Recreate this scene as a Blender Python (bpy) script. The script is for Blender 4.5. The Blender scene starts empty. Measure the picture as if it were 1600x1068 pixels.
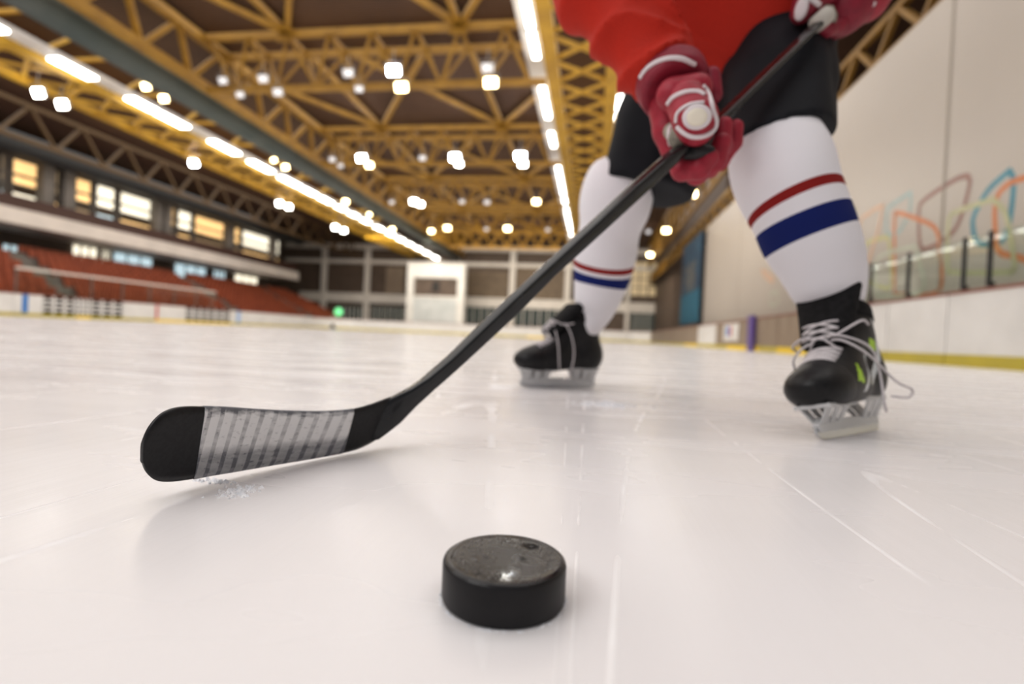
import bpy, bmesh, math, random
import numpy as np
from mathutils import Vector, Matrix, Euler
random.seed(7)
rng = np.random.default_rng(5)
S = bpy.context.scene
COL = S.collection
PI = math.pi

# ------------------------------------------------------------------ camera
F, CX, CY = 820.0, 800.0, 534.0          # focal length and centre of the 1600x1068 frame, in pixels
CAM = Vector((0, 0, 0.162))
YAW, PITCH, ROLL = math.radians(8.63), math.radians(-0.70), math.radians(2.6)
_f = Vector((-math.sin(YAW) * math.cos(PITCH), math.cos(YAW) * math.cos(PITCH), math.sin(PITCH)))
_r0 = Vector((math.cos(YAW), math.sin(YAW), 0))
_u0 = _r0.cross(_f)
_r = _r0 * math.cos(ROLL) + _u0 * math.sin(ROLL)
_u = -_r0 * math.sin(ROLL) + _u0 * math.cos(ROLL)
cd = bpy.data.cameras.new('camera')
cam = bpy.data.objects.new('camera', cd)
COL.objects.link(cam)
M = Matrix((_r, _u, -_f)).transposed().to_4x4()
M.translation = CAM
cam.matrix_world = M
cd.sensor_width = 36
cd.lens = F / 1600 * 36
cd.clip_start = 0.02
cd.clip_end = 300
cd.dof.use_dof = True
cd.dof.focus_distance = 0.46
cd.dof.aperture_fstop = 2.9
S.camera = cam

def ray(px, py):
    return _r * ((px - CX) / F) + _u * ((CY - py) / F) + _f
def P(px, py, Z):
    return CAM + ray(px, py) * Z
def G(px, py, z=0.0):
    d = ray(px, py); return CAM + d * ((z - CAM.z) / d.z)
def PX(px, py, X):
    d = ray(px, py); return CAM + d * (X / d.x)
def PY(px, py, Y):
    d = ray(px, py); return CAM + d * (Y / d.y)
def proj(p):
    q = Vector(p) - CAM; z = q.dot(_f)
    return (CX + F * q.dot(_r) / z, CY - F * q.dot(_u) / z, z)

# ------------------------------------------------------------------ object helpers
def link(name, mesh, parent=None):
    o = bpy.data.objects.new(name, mesh); COL.objects.link(o)
    if parent: o.parent = parent
    return o
def tag(o, label=None, cat=None, group=None, kind=None):
    if label: o['label'] = label
    if cat: o['category'] = cat
    if group: o['group'] = group
    if kind: o['kind'] = kind
    return o
def empty(name, loc, label, cat, group=None):
    o = bpy.data.objects.new(name, None); COL.objects.link(o)
    o.location = loc; o.empty_display_size = 0.1
    bpy.context.view_layer.update()
    return tag(o, label, cat, group)
def mesh_from(name, V, Fc, mats, smooth=True, fmat=None):
    me = bpy.data.meshes.new(name)
    me.from_pydata([tuple(v) for v in V], [], [tuple(int(i) for i in f) for f in Fc])
    for m in (mats if isinstance(mats, (list, tuple)) else [mats]): me.materials.append(m)
    if smooth: me.polygons.foreach_set('use_smooth', [True] * len(me.polygons))
    if fmat is not None: me.polygons.foreach_set('material_index', [int(i) for i in fmat])
    me.update()
    return me
def put(name, V, Fc, mats, parent=None, smooth=True, fmat=None, origin=None):
    """a mesh given in world coordinates; if parent is an unrotated thing the vertices become local to it"""
    off = Vector((0, 0, 0))
    if parent is not None:
        p = parent
        while p is not None: off += p.location; p = p.parent
    if origin is not None: off = off + (Vector(origin) - off)
    me = mesh_from(name, [Vector(v) - off for v in V], Fc, mats, smooth, fmat)
    o = link(name, me, parent)
    if origin is not None:
        base = Vector((0, 0, 0)); p = parent
        while p is not None: base += p.location; p = p.parent
        o.location = Vector(origin) - base
    return o
class MB:
    """collects boxes, bars, tubes and plates into one mesh"""
    def __init__(s): s.V = []; s.F = []; s.Mi = []
    def add(s, V, Fc, mi=0):
        n = len(s.V); s.V += [Vector(v) for v in V]; s.F += [tuple(i + n for i in f) for f in Fc]; s.Mi += [mi] * len(Fc); return s
    def box(s, lo, hi, mi=0):
        x0, y0, z0 = lo; x1, y1, z1 = hi
        V = [(x0,y0,z0),(x1,y0,z0),(x1,y1,z0),(x0,y1,z0),(x0,y0,z1),(x1,y0,z1),(x1,y1,z1),(x0,y1,z1)]
        return s.add(V, [(0,3,2,1),(4,5,6,7),(0,1,5,4),(1,2,6,5),(2,3,7,6),(3,0,4,7)], mi)
    def bar(s, a, b, w, h=None, mi=0, n=4):
        a = Vector(a); b = Vector(b); h = h or w
        d = (b - a).normalized()
        up = Vector((0, 0, 1)) if abs(d.z) < 0.95 else Vector((0, 1, 0))
        x = d.cross(up).normalized(); y = x.cross(d)
        V = []
        for c in (a, b):
            for k in range(n):
                t = 2 * PI * (k + 0.5) / n
                q = 1 / math.cos(PI / n) if n == 4 else 1
                V.append(c + x * (math.cos(t) * w / 2 * q) + y * (math.sin(t) * h / 2 * q))
        Fc = [(k, (k + 1) % n, n + (k + 1) % n, n + k) for k in range(n)] + [tuple(range(n - 1, -1, -1)), tuple(range(n, 2 * n))]
        return s.add(V, Fc, mi)
    def tube(s, pts, r, n=10, mi=0, cap=True):
        pts = [Vector(p) for p in pts]; R = r if isinstance(r, (list, tuple)) else [r] * len(pts)
        V = []; nrm = None
        for i, p in enumerate(pts):
            d = (pts[min(i + 1, len(pts) - 1)] - pts[max(i - 1, 0)]).normalized()
            if nrm is None:
                nrm = d.orthogonal().normalized()
            nrm = (nrm - d * nrm.dot(d)).normalized()
            b = d.cross(nrm)
            for k in range(n):
                t = 2 * PI * k / n; V.append(p + (nrm * math.cos(t) + b * math.sin(t)) * R[i])
        m = len(pts); Fc = []
        for i in range(m - 1):
            for k in range(n): Fc.append((i*n+k, i*n+(k+1)%n, (i+1)*n+(k+1)%n, (i+1)*n+k))
        if cap: Fc += [tuple(range(n - 1, -1, -1)), tuple(range((m-1)*n, m*n))]
        return s.add(V, Fc, mi)
    def plate(s, poly, nvec, t, mi=0):
        """flat polygon extruded by t along nvec"""
        nvec = Vector(nvec).normalized(); n = len(poly)
        V = [Vector(p) for p in poly] + [Vector(p) + nvec * t for p in poly]
        return s.add(V, [tuple(range(n - 1, -1, -1)), tuple(range(n, 2*n))] + [(k, (k+1)%n, n+(k+1)%n, n+k) for k in range(n)], mi)
    def build(s, name, mats, parent=None, smooth=False, origin=None):
        o = put(name, s.V, s.F, mats, parent, smooth, s.Mi, origin)
        bm = bmesh.new(); bm.from_mesh(o.data); bmesh.ops.recalc_face_normals(bm, faces=bm.faces); bm.to_mesh(o.data); bm.free()
        return o
def bevel(o, w, seg=2):
    m = o.modifiers.new('bevel', 'BEVEL'); m.width = w; m.segments = seg; m.limit_method = 'ANGLE'; m.angle_limit = 0.6
    o.data.polygons.foreach_set('use_smooth', [True] * len(o.data.polygons))
    m2 = o.modifiers.new('wn', 'WEIGHTED_NORMAL'); m2.keep_sharp = True
    return o
def catmull(pts, n):
    pts = [np.array(p, float) for p in pts]
    q = [2*pts[0]-pts[1]] + pts + [2*pts[-1]-pts[-2]]
    out = []
    for i in range(1, len(q) - 2):
        for k in range(n):
            t = k / n
            out.append(0.5*((2*q[i]) + (-q[i-1]+q[i+1])*t + (2*q[i-1]-5*q[i]+4*q[i+1]-q[i+2])*t*t + (-q[i-1]+3*q[i]-3*q[i+1]+q[i+2])*t**3))
    out.append(pts[-1]); return out

# ------------------------------------------------------------------ implicit surfaces (surface nets)
def npv(*a): return np.array(a, float)
def A3(v): return np.array([v[0], v[1], v[2]], float)
def smin(a, b, k):
    h = np.clip(0.5 + 0.5 * (b - a) / k, 0, 1); return b + (a - b) * h - k * h * (1 - h)
def smax(a, b, k): return -smin(-a, -b, k)
def rcone(p, a, b, ra, rb):
    a = A3(a); b = A3(b); ab = b - a
    t = np.clip(((p - a) @ ab) / (ab @ ab), 0, 1)
    return np.linalg.norm(p - a - t[..., None] * ab, axis=-1) - (ra + t * (rb - ra))
def ell(p, c, r, R=None):
    q = p - A3(c)
    if R is not None: q = q @ R          # columns of R: local axes
    r = np.array(r, float)
    k0 = np.linalg.norm(q / r, axis=-1); k1 = np.linalg.norm(q / r**2, axis=-1) + 1e-9
    return k0 * (k0 - 1) / k1
def rbox(p, c, h, r, R=None):
    q = p - A3(c)
    if R is not None: q = q @ R
    q = np.abs(q) - (np.array(h, float) - r)
    return np.linalg.norm(np.maximum(q, 0), axis=-1) + np.minimum(q.max(-1), 0) - r
def chain(p, pts, rs, k=0.01):
    d = None
    for i in range(len(pts) - 1):
        e = rcone(p, pts[i], pts[i+1], rs[i], rs[i+1]); d = e if d is None else smin(d, e, k)
    return d
def wob(p, s, seed):
    """smooth pseudo noise, about -1..1"""
    r = np.random.default_rng(seed); out = 0
    for i in range(5):
        w = r.normal(size=3); w = w / np.linalg.norm(w) * (0.7 + 0.6 * i / 4) / s * 2 * PI
        out = out + np.sin(p @ w + r.uniform(0, 6.28) + 1.2 * np.sin(p @ r.normal(size=3) / s * 2.5))
    return out / 3.0
def surfnet(fn, lo, hi, h):
    lo = np.array(lo, float); hi = np.array(hi, float)
    ax = [np.arange(lo[i], hi[i] + h, h) for i in range(3)]
    Gd = np.stack(np.meshgrid(*ax, indexing='ij'), -1)
    v = fn(Gd.reshape(-1, 3)).reshape(Gd.shape[:3])
    ins = v < 0
    nc = tuple(n - 1 for n in v.shape)
    cnt = np.zeros(nc); sm = np.zeros(nc + (3,))
    def sl(o): return tuple(slice(o[i], o[i] + nc[i]) for i in range(3))
    for a in range(3):
        o1, o2 = [i for i in range(3) if i != a]
        for u in (0, 1):
            for w in (0, 1):
                c0 = [0, 0, 0]; c0[o1] = u; c0[o2] = w; c1 = list(c0); c1[a] = 1
                A = v[sl(c0)]; B = v[sl(c1)]
                m = (A < 0) != (B < 0)
                t = np.where(m, A / np.where(m, A - B, 1), 0)
                pos = Gd[sl(c0)] + t[..., None] * (Gd[sl(c1)] - Gd[sl(c0)])
                sm += np.where(m[..., None], pos, 0); cnt += m
    act = cnt > 0
    idx = -np.ones(nc, int); idx[act] = np.arange(act.sum())
    V = sm[act] / cnt[act][:, None]
    Fc = []
    for a in range(3):
        o1, o2 = (a + 1) % 3, (a + 2) % 3
        n = list(v.shape); n[a] -= 1
        s0 = [slice(None)] * 3; s0[a] = slice(0, -1); s1 = [slice(None)] * 3; s1[a] = slice(1, None)
        m = ins[tuple(s0)] != ins[tuple(s1)]
        I = np.argwhere(m)
        I = I[(I[:, o1] > 0) & (I[:, o2] > 0) & (I[:, o1] < v.shape[o1]-1) & (I[:, o2] < v.shape[o2]-1)]
        e1 = np.zeros(3, int); e1[o1] = 1; e2 = np.zeros(3, int); e2[o2] = 1
        q = [idx[tuple((I - x).T)] for x in (e1 + e2, e2, 0*e1, e1)]
        q = np.stack(q, 1)
        flip = ~ins[tuple(I.T)]
        q[flip] = q[flip][:, ::-1]
        Fc.append(q)
    Fc = np.concatenate(Fc)
    Fc = Fc[(Fc >= 0).all(1)]
    return V, Fc
def sdf_obj(name, fn, lo, hi, h, mats, parent=None, zone=None, origin=None):
    V, Fc = surfnet(fn, lo, hi, h)
    fm = None
    if zone is not None: fm = zone(V[Fc].mean(1))
    return put(name, V, Fc, mats, parent, True, fm, origin)

# ------------------------------------------------------------------ materials
MT = {}
def mat(name, col, rough=0.6, metal=0.0, spec=0.5, emit=0.0, ecol=None, coat=0.0, alpha=None):
    m = bpy.data.materials.new(name); m.use_nodes = True
    b = m.node_tree.nodes['Principled BSDF']
    b.inputs['Base Color'].default_value = (*col, 1)
    b.inputs['Roughness'].default_value = rough; b.inputs['Metallic'].default_value = metal
    b.inputs['Specular IOR Level'].default_value = spec
    b.inputs['Coat Weight'].default_value = coat
    if emit: b.inputs['Emission Color'].default_value = (*(ecol or col), 1); b.inputs['Emission Strength'].default_value = emit
    MT[name] = m
    return m
def nodes(m): return m.node_tree.nodes, m.node_tree.links, m.node_tree.nodes['Principled BSDF']
def vary(m, scale, c2, lo=0.35, hi=0.65, bump=0.0, dist=0.01, stretch=(1,1,1), detail=4, coords='Object'):
    """mix in a second colour by noise, with optional bump"""
    N, L, b = nodes(m)
    tc = N.new('ShaderNodeTexCoord'); mp = N.new('ShaderNodeMapping'); mp.inputs['Scale'].default_value = stretch
    L.new(tc.outputs[coords], mp.inputs['Vector'])
    nz = N.new('ShaderNodeTexNoise'); nz.inputs['Scale'].default_value = scale; nz.inputs['Detail'].default_value = detail
    L.new(mp.outputs[0], nz.inputs['Vector'])
    r = N.new('ShaderNodeMapRange'); r.inputs['From Min'].default_value = lo; r.inputs['From Max'].default_value = hi
    L.new(nz.outputs['Fac'], r.inputs['Value'])
    mx = N.new('ShaderNodeMix'); mx.data_type = 'RGBA'
    mx.inputs['A'].default_value = b.inputs['Base Color'].default_value[:]; mx.inputs['B'].default_value = (*c2, 1)
    L.new(r.outputs[0], mx.inputs['Factor']); L.new(mx.outputs['Result'], b.inputs['Base Color'])
    if bump:
        bp = N.new('ShaderNodeBump'); bp.inputs['Strength'].default_value = bump; bp.inputs['Distance'].default_value = dist
        L.new(nz.outputs['Fac'], bp.inputs['Height']); L.new(bp.outputs[0], b.inputs['Normal'])
    return m
def wavebump(m, scale, strength, dist, axis='X', coords='Object', wtype='BANDS'):
    N, L, b = nodes(m)
    tc = N.new('ShaderNodeTexCoord'); w = N.new('ShaderNodeTexWave'); w.bands_direction = axis; w.inputs['Scale'].default_value = scale
    L.new(tc.outputs[coords], w.inputs['Vector'])
    bp = N.new('ShaderNodeBump'); bp.inputs['Strength'].default_value = strength; bp.inputs['Distance'].default_value = dist
    L.new(w.outputs['Fac'], bp.inputs['Height']); L.new(bp.outputs[0], b.inputs['Normal'])
    return m
# ================================================================== the hall
yellow = vary(mat('yellow_steel_lit', (0.56, 0.34, 0.03), 0.5), 1.5, (0.44, 0.26, 0.025))  # brighter copy for the girders, nearby lamp light put into the colour
yellow_mid = vary(mat('yellow_steel_shade', (0.36, 0.20, 0.022), 0.55), 1.5, (0.27, 0.145, 0.018))  # same yellow steel darkened, roof shade put into the colour
yellow_dim = vary(mat('yellow_steel_deep_shade', (0.27, 0.145, 0.018), 0.55), 1.5, (0.20, 0.105, 0.015))  # darkest copy of the yellow steel, shade above the right wall painted in
deck = wavebump(vary(mat('roof_deck', (0.105, 0.052, 0.026), 0.7), 0.3, (0.075, 0.036, 0.02)), 2.2, 0.6, 0.1, 'Y')
duct_m = vary(mat('duct_paint', (0.075, 0.095, 0.09), 0.5), 0.6, (0.11, 0.125, 0.115))
white_p = vary(mat('white_paint', (0.78, 0.77, 0.74), 0.45), 0.8, (0.70, 0.68, 0.65))
board_w = vary(mat('dasher_white', (0.80, 0.79, 0.77), 0.3), 1.2, (0.72, 0.71, 0.69))
kick = vary(mat('kick_plate_yellow', (0.55, 0.45, 0.05), 0.4), 1.0, (0.48, 0.40, 0.06))
kick_b = mat('bright_yellow_panel', (0.85, 0.62, 0.02), 0.4)
cap_red = mat('cap_rail_brown', (0.28, 0.12, 0.09), 0.4)
blue_m = mat('line_blue', (0.04, 0.20, 0.55), 0.4)
red_m = mat('line_red', (0.60, 0.10, 0.10), 0.4)
dark = mat('dark_opening', (0.03, 0.026, 0.024), 0.6)
beige_wall = vary(mat('beige_wall', (0.49, 0.445, 0.395), 0.38), 0.35, (0.40, 0.36, 0.32), 0.35, 0.7, 0.05, 0.02, (1, 0.25, 0.25))
brown_wall = vary(mat('brown_panelling', (0.14, 0.10, 0.075), 0.6), 1.4, (0.11, 0.08, 0.06))
tan_wall = vary(mat('tan_cladding', (0.34, 0.27, 0.20), 0.5), 1.5, (0.25, 0.19, 0.14), stretch=(1, 3, 0.3))
seat_m = vary(mat('seat_red', (0.34, 0.085, 0.035), 0.6), 2.0, (0.24, 0.058, 0.026))
conc = vary(mat('concrete', (0.22, 0.20, 0.18), 0.8), 0.8, (0.16, 0.145, 0.13))
grey_c = vary(mat('fascia_grey', (0.80, 0.74, 0.68), 0.6), 0.6, (0.70, 0.65, 0.60))
blackm = mat('black_metal', (0.03, 0.03, 0.032), 0.4)
charcoal = mat('charcoal_beam', (0.035, 0.038, 0.04), 0.5)
lampw = mat('lamp_white', (1, 0.97, 0.92), 0.4, emit=22.0, ecol=(1, 0.95, 0.86))
lampy = mat('lamp_warm', (1, 0.9, 0.7), 0.4, emit=14.0, ecol=(1, 0.80, 0.42))
lampc = mat('lamp_cold', (1, 1, 1), 0.4, emit=45.0, ecol=(0.92, 0.95, 1.0))
lampoff = mat('lamp_unlit_glow', (0.75, 0.75, 0.75), 0.25, emit=0.55, ecol=(0.95, 0.95, 1.0))  # unlit glass given a faint glow of its own to look pale
tube_m = mat('tube_diffuser', (1, 1, 0.97), 0.4, emit=9.0, ecol=(1.0, 0.98, 0.93))
trough_m = mat('trough_grey', (0.62, 0.60, 0.58), 0.5)
lampbox = mat('lamp_housing', (0.30, 0.29, 0.28), 0.45)
win_warm = vary(mat('window_warm', (0.9, 0.6, 0.25), 0.3, emit=1.2, ecol=(1.0, 0.66, 0.30)), 1.5, (0.3, 0.2, 0.1))
win_pale = mat('window_pale', (0.8, 0.75, 0.62), 0.3, emit=1.3, ecol=(1.0, 0.93, 0.75))
win_cool = mat('window_cool', (0.6, 0.75, 0.8), 0.3, emit=0.75, ecol=(0.72, 0.92, 1.0))
win_dim = mat('window_dim', (0.28, 0.20, 0.12), 0.3, emit=0.3, ecol=(1.0, 0.75, 0.45))
green_sign_m = mat('green_sign', (0.2, 0.8, 0.35), 0.3, emit=1.0, ecol=(0.25, 0.85, 0.38))
pale_door = vary(mat('pale_panel', (0.62, 0.64, 0.64), 0.4), 0.8, (0.52, 0.55, 0.55))
gold_win = mat('gold_window', (0.50, 0.40, 0.25), 0.35, emit=0.25, ecol=(1.0, 0.80, 0.48))

def glass_mat(name, tint, fac=0.10):
    m = bpy.data.materials.new(name); m.use_nodes = True
    N, L = m.node_tree.nodes, m.node_tree.links
    N.clear()
    out = N.new('ShaderNodeOutputMaterial'); tr = N.new('ShaderNodeBsdfTransparent'); tr.inputs[0].default_value = (*tint, 1)
    gl = N.new('ShaderNodeBsdfGlossy'); gl.inputs['Roughness'].default_value = 0.03
    lw = N.new('ShaderNodeLayerWeight'); lw.inputs['Blend'].default_value = 0.25
    mr = N.new('ShaderNodeMapRange'); mr.inputs['To Min'].default_value = fac * 0.5; mr.inputs['To Max'].default_value = fac * 1.6
    mx = N.new('ShaderNodeMixShader')
    L.new(lw.outputs['Fresnel'], mr.inputs['Value']); L.new(mr.outputs[0], mx.inputs[0])
    L.new(tr.outputs[0], mx.inputs[1]); L.new(gl.outputs[0], mx.inputs[2]); L.new(mx.outputs[0], out.inputs[0])
    return m
glass = glass_mat('shield_glass', (0.95, 0.985, 0.965), 0.06)

# ---- the ice
ice = mat('ice_surface', (0.80, 0.79, 0.80), 0.3, spec=0.5)
def build_ice():
    N, L, b = nodes(ice)
    b.inputs['IOR'].default_value = 1.31
    tc = N.new('ShaderNodeTexCoord')
    def noise(scale, stretch=(1,1,1), rot=0.0, detail=5, rough=0.55):
        mp = N.new('ShaderNodeMapping'); mp.inputs['Scale'].default_value = stretch; mp.inputs['Rotation'].default_value = (0, 0, rot)
        L.new(tc.outputs['Object'], mp.inputs['Vector'])
        n = N.new('ShaderNodeTexNoise'); n.inputs['Scale'].default_value = scale; n.inputs['Detail'].default_value = detail; n.inputs['Roughness'].default_value = rough
        L.new(mp.outputs[0], n.inputs['Vector']); return n.outputs['Fac']
    def rng_(v, a, c, o0=0.0, o1=1.0):
        r = N.new('ShaderNodeMapRange'); r.inputs['From Min'].default_value = a; r.inputs['From Max'].default_value = c
        r.inputs['To Min'].default_value = o0; r.inputs['To Max'].default_value = o1; L.new(v, r.inputs['Value']); return r.outputs[0]
    def mth(op, a, c):
        n = N.new('ShaderNodeMath'); n.operation = op
        for i, x in enumerate((a, c)):
            if isinstance(x, (int, float)): n.inputs[i].default_value = x
            else: L.new(x, n.inputs[i])
        return n.outputs[0]
    def ridge(v, w):      # thin line where the noise crosses 0.5
        return rng_(mth('ABSOLUTE', mth('SUBTRACT', v, 0.5), 0), w, 0.0)
    # skate cuts: thin crossing lines, patches of snow, fine drag marks
    cuts = mth('MAXIMUM', ridge(noise(1.1, (1, 0.10, 1), 0.5, 1), 0.0016), ridge(noise(0.9, (1, 0.08, 1), -0.9, 1), 0.0014))
    cuts = mth('MAXIMUM', cuts, ridge(noise(1.6, (1, 0.12, 1), 1.5, 1), 0.0018))
    cuts = mth('MAXIMUM', cuts, ridge(noise(2.3, (1, 0.07, 1), 1.05, 1), 0.0014))
    mask = rng_(noise(5.0, detail=3), 0.47, 0.62)
    cuts = mth('MULTIPLY', cuts, mask)
    snow = rng_(noise(3.5, (0.35, 1.6, 1), 0.35, 7, 0.62), 0.55, 0.78)
    snow = mth('MULTIPLY', snow, rng_(noise(0.7, detail=2), 0.42, 0.62))
    fine = noise(60, (1, 0.04, 1), 0.6, 3)
    fine2 = noise(45, (1, 0.05, 1), -0.75, 3)
    white = mth('MAXIMUM', cuts, snow)
    base = N.new('ShaderNodeMix'); base.data_type = 'RGBA'
    base.inputs['A'].default_value = (0.745, 0.728, 0.737, 1); base.inputs['B'].default_value = (0.81, 0.795, 0.80, 1)
    L.new(rng_(noise(0.8, (0.6, 1.5, 1), 0.2, 3), 0.3, 0.7), base.inputs['Factor'])
    mx = N.new('ShaderNodeMix'); mx.data_type = 'RGBA'; mx.inputs['B'].default_value = (0.95, 0.95, 0.96, 1)
    L.new(base.outputs['Result'], mx.inputs['A']); L.new(mth('MULTIPLY', white, 0.7), mx.inputs['Factor'])
    L.new(mx.outputs['Result'], b.inputs['Base Color'])
    rgh = mth('ADD', rng_(noise(3, (0.5, 1.5, 1), 0.3, 3), 0.3, 0.7, 0.20, 0.33), mth('MULTIPLY', white, 0.35))
    L.new(rgh, b.inputs['Roughness'])
    hgt = mth('ADD', mth('MULTIPLY', fine, 0.5), mth('MULTIPLY', fine2, 0.5))
    hgt = mth('ADD', hgt, mth('MULTIPLY', cuts, 0.8))
    hgt = mth('ADD', hgt, mth('MULTIPLY', noise(6, detail=2), 0.5))
    bp = N.new('ShaderNodeBump'); bp.inputs['Strength'].default_value = 0.14; bp.inputs['Distance'].default_value = 0.004
    L.new(hgt, bp.inputs['Height']); L.new(bp.outputs[0], b.inputs['Normal'])
build_ice()
XL, XR = -28.0, 5.6                     # faces of the side boards
YF = 54.0                               # face of the far boards
fl = MB().box((XL - 0.2, -5, -0.06), (XR + 0.2, YF + 0.2, 0)).build('floor', ice)
tag(fl, 'white ice sheet of the rink with skate marks', kind='structure')
sl = MB().box((-46, -5, -0.4), (XL - 0.2, 70, -0.01)).box((XR + 0.2, -5, -0.4), (12, 70, -0.01)).box((XL - 0.2, YF + 0.2, -0.4), (XR + 0.2, 70, -0.01)).build('floor_surround', conc)
tag(sl, kind='structure')

# ---- ceiling and walls
RZ = 12.1
tag(MB().box((-46, -5, RZ), (12, 70, RZ + 0.2)).build('ceiling', deck), kind='structure')
wr = MB().box((6.6, -5, -0.01), (6.9, 33.3, 7.25)).build('wall_right', beige_wall); tag(wr, kind='structure')
wr2 = MB().box((7.6, 33.3, -0.01), (7.9, 70, RZ)).box((6.6, 33.3, 0), (7.6, 33.4, 7.25)).build('wall_right_far', brown_wall); tag(wr2, kind='structure')
tag(MB().box((6.9, -5, 7.25), (12, 70, 7.4)).build('trim_1', brown_wall), kind='structure')
WY = 68.0
wf = MB().box((-46, WY, -0.01), (12, WY + 0.3, RZ)).build('wall_far', brown_wall); tag(wf, kind='structure')
wl = MB().box((-46.3, -5, -0.01), (-46, 70, RZ)).build('wall_left', brown_wall); tag(wl, kind='structure')
tag(MB().box((11.9, -5, 7.4), (12.1, 70, RZ)).build('wall_right_upper', deck), kind='structure')

# mural: outlined rounded quadrilaterals painted on the right wall
def paint(name, col): return vary(mat(name, col, 0.4), 3, tuple(c * 0.85 for c in col))
pm = dict(blue=paint('paint_blue', (0.05, 0.27, 0.36)), red=paint('paint_maroon', (0.30, 0.16, 0.13)), orange=paint('paint_orange', (0.62, 0.22, 0.08)),
          green=paint('paint_green', (0.50, 0.50, 0.30)), teal=paint('paint_pale_teal', (0.33, 0.45, 0.45)), peach=paint('paint_peach', (0.66, 0.42, 0.28)), lime=paint('paint_lime', (0.52, 0.50, 0.22)), pale=paint('paint_pale_green', (0.52, 0.55, 0.45)))
loops = [('blue', 8, [(1578,266),(1584,290),(1573,365),(1550,381),(1527,378),(1520,350),(1525,330),(1545,296)]),
         ('orange', 8, [(1610,275),(1575,288),(1556,315),(1556,370),(1562,393),(1585,400),(1640,404),(1650,300)]),
         ('red', 7, [(1512,274),(1515,290),(1498,348),(1478,372),(1450,388),(1438,383),(1436,330),(1445,312),(1490,282)]),
         ('teal', 6, [(1424,300),(1421,330),(1408,358),(1392,367),(1385,360),(1386,330),(1394,320)]),
         ('orange', 6, [(1398,460),(1398,345),(1402,333),(1420,337),(1455,351),(1466,367),(1468,390),(1466,455)]),
         ('lime', 6, [(1388,370),(1392,400),(1393,440),(1385,450),(1352,436),(1349,420),(1350,388),(1362,376)]),
         ('green', 6, [(1552,311),(1572,335),(1584,400),(1584,420),(1570,425),(1490,425),(1481,415),(1483,345),(1497,330)]),
         ('pale', 5, [(1430,384),(1436,405),(1440,455),(1375,462),(1369,440),(1370,408),(1385,396)]),
         ('peach', 5, [(1380,320),(1372,360),(1352,420),(1342,412),(1344,350),(1358,333)]),
         ('lime', 5, [(1336,325),(1337,360),(1330,375),(1322,372),(1322,340)]),
         ('pale', 5, [(1215,455),(1216,472),(1205,476),(1204,460)]), ('peach', 4, [(1190,420),(1206,432),(1208,440),(1196,432)])]
for ci, (c, w, pl) in enumerate(loops):
    pts = [PX(x, y, 6.6) for x, y in pl]
    sm = catmull(pts + pts[:1], 6)[:-1]
    n = len(sm); cen = sum((Vector(s) for s in sm), Vector()) / n
    wid = 0.055 if w >= 7 else 0.05
    V = []; Fc = []
    for i in range(n):
        a = Vector(sm[i - 1]); b2 = Vector(sm[(i + 1) % n]); d = (b2 - a); d.x = 0; d.normalize()
        nn = Vector((0, -d.z, d.y)); p = Vector(sm[i]); p.x = 6.598 - 0.0006 * ci
        V += [p + nn * wid, p - nn * wid]
    for i in range(n): Fc.append((2*i, 2*i+1, 2*((i+1) % n)+1, 2*((i+1) % n)))
    o = put('painted_outline', V, Fc, pm[c], wr, False)
    o['label'] = {'blue': 'dark blue', 'red': 'maroon'}.get(c, c) + ' painted rounded outline'

joint_m = mat('joint_brown', (0.34, 0.30, 0.25), 0.6)
# wall seams and dark slit on the pale wall
for px, py in ((1155, 430), (1482, 200)):
    y = PX(px, py, 6.6).y
    put('panel_joint', [(6.592, y, 1.2), (6.592, y + 0.06, 1.2), (6.592, y + 0.06, 7.2), (6.592, y, 7.2)], [(0, 1, 2, 3)], joint_m, wr, False)

# hanging blue banner beyond the pale wall
bl = vary(mat('banner_blue', (0.018, 0.045, 0.085), 0.7), 0.9, (0.02, 0.09, 0.15), 0.4, 0.75)
bt = vary(mat('banner_print', (0.15, 0.13, 0.10), 0.7), 2.5, (0.04, 0.08, 0.12), 0.4, 0.6)
b0 = PX(1097, 430, 6.45).y + 0.3; b1 = PX(1066, 440, 6.45).y
ban = empty('banner', (6.5, (b0 + b1) / 2, 1.6), 'tall dark blue banner hanging beside the pale mural wall', 'banner')
MB().box((6.42, b0, 1.5), (6.46, b1, 7.2)).build('cloth', bl, ban)
MB().box((6.412, b0, 1.5), (6.42, b1, 3.6)).build('teal_band', mat('banner_teal', (0.02, 0.13, 0.20), 0.7), ban)
MB().box((6.41, b0 + (b1-b0)*.25, 3.7), (6.42, b0 + (b1-b0)*.8, 5.6)).build('print', bt, ban)
MB().bar((6.44, b0 - 0.1, 7.22), (6.44, b1 + 0.1, 7.22), 0.08, n=8).build('rail', blackm, ban)

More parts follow.
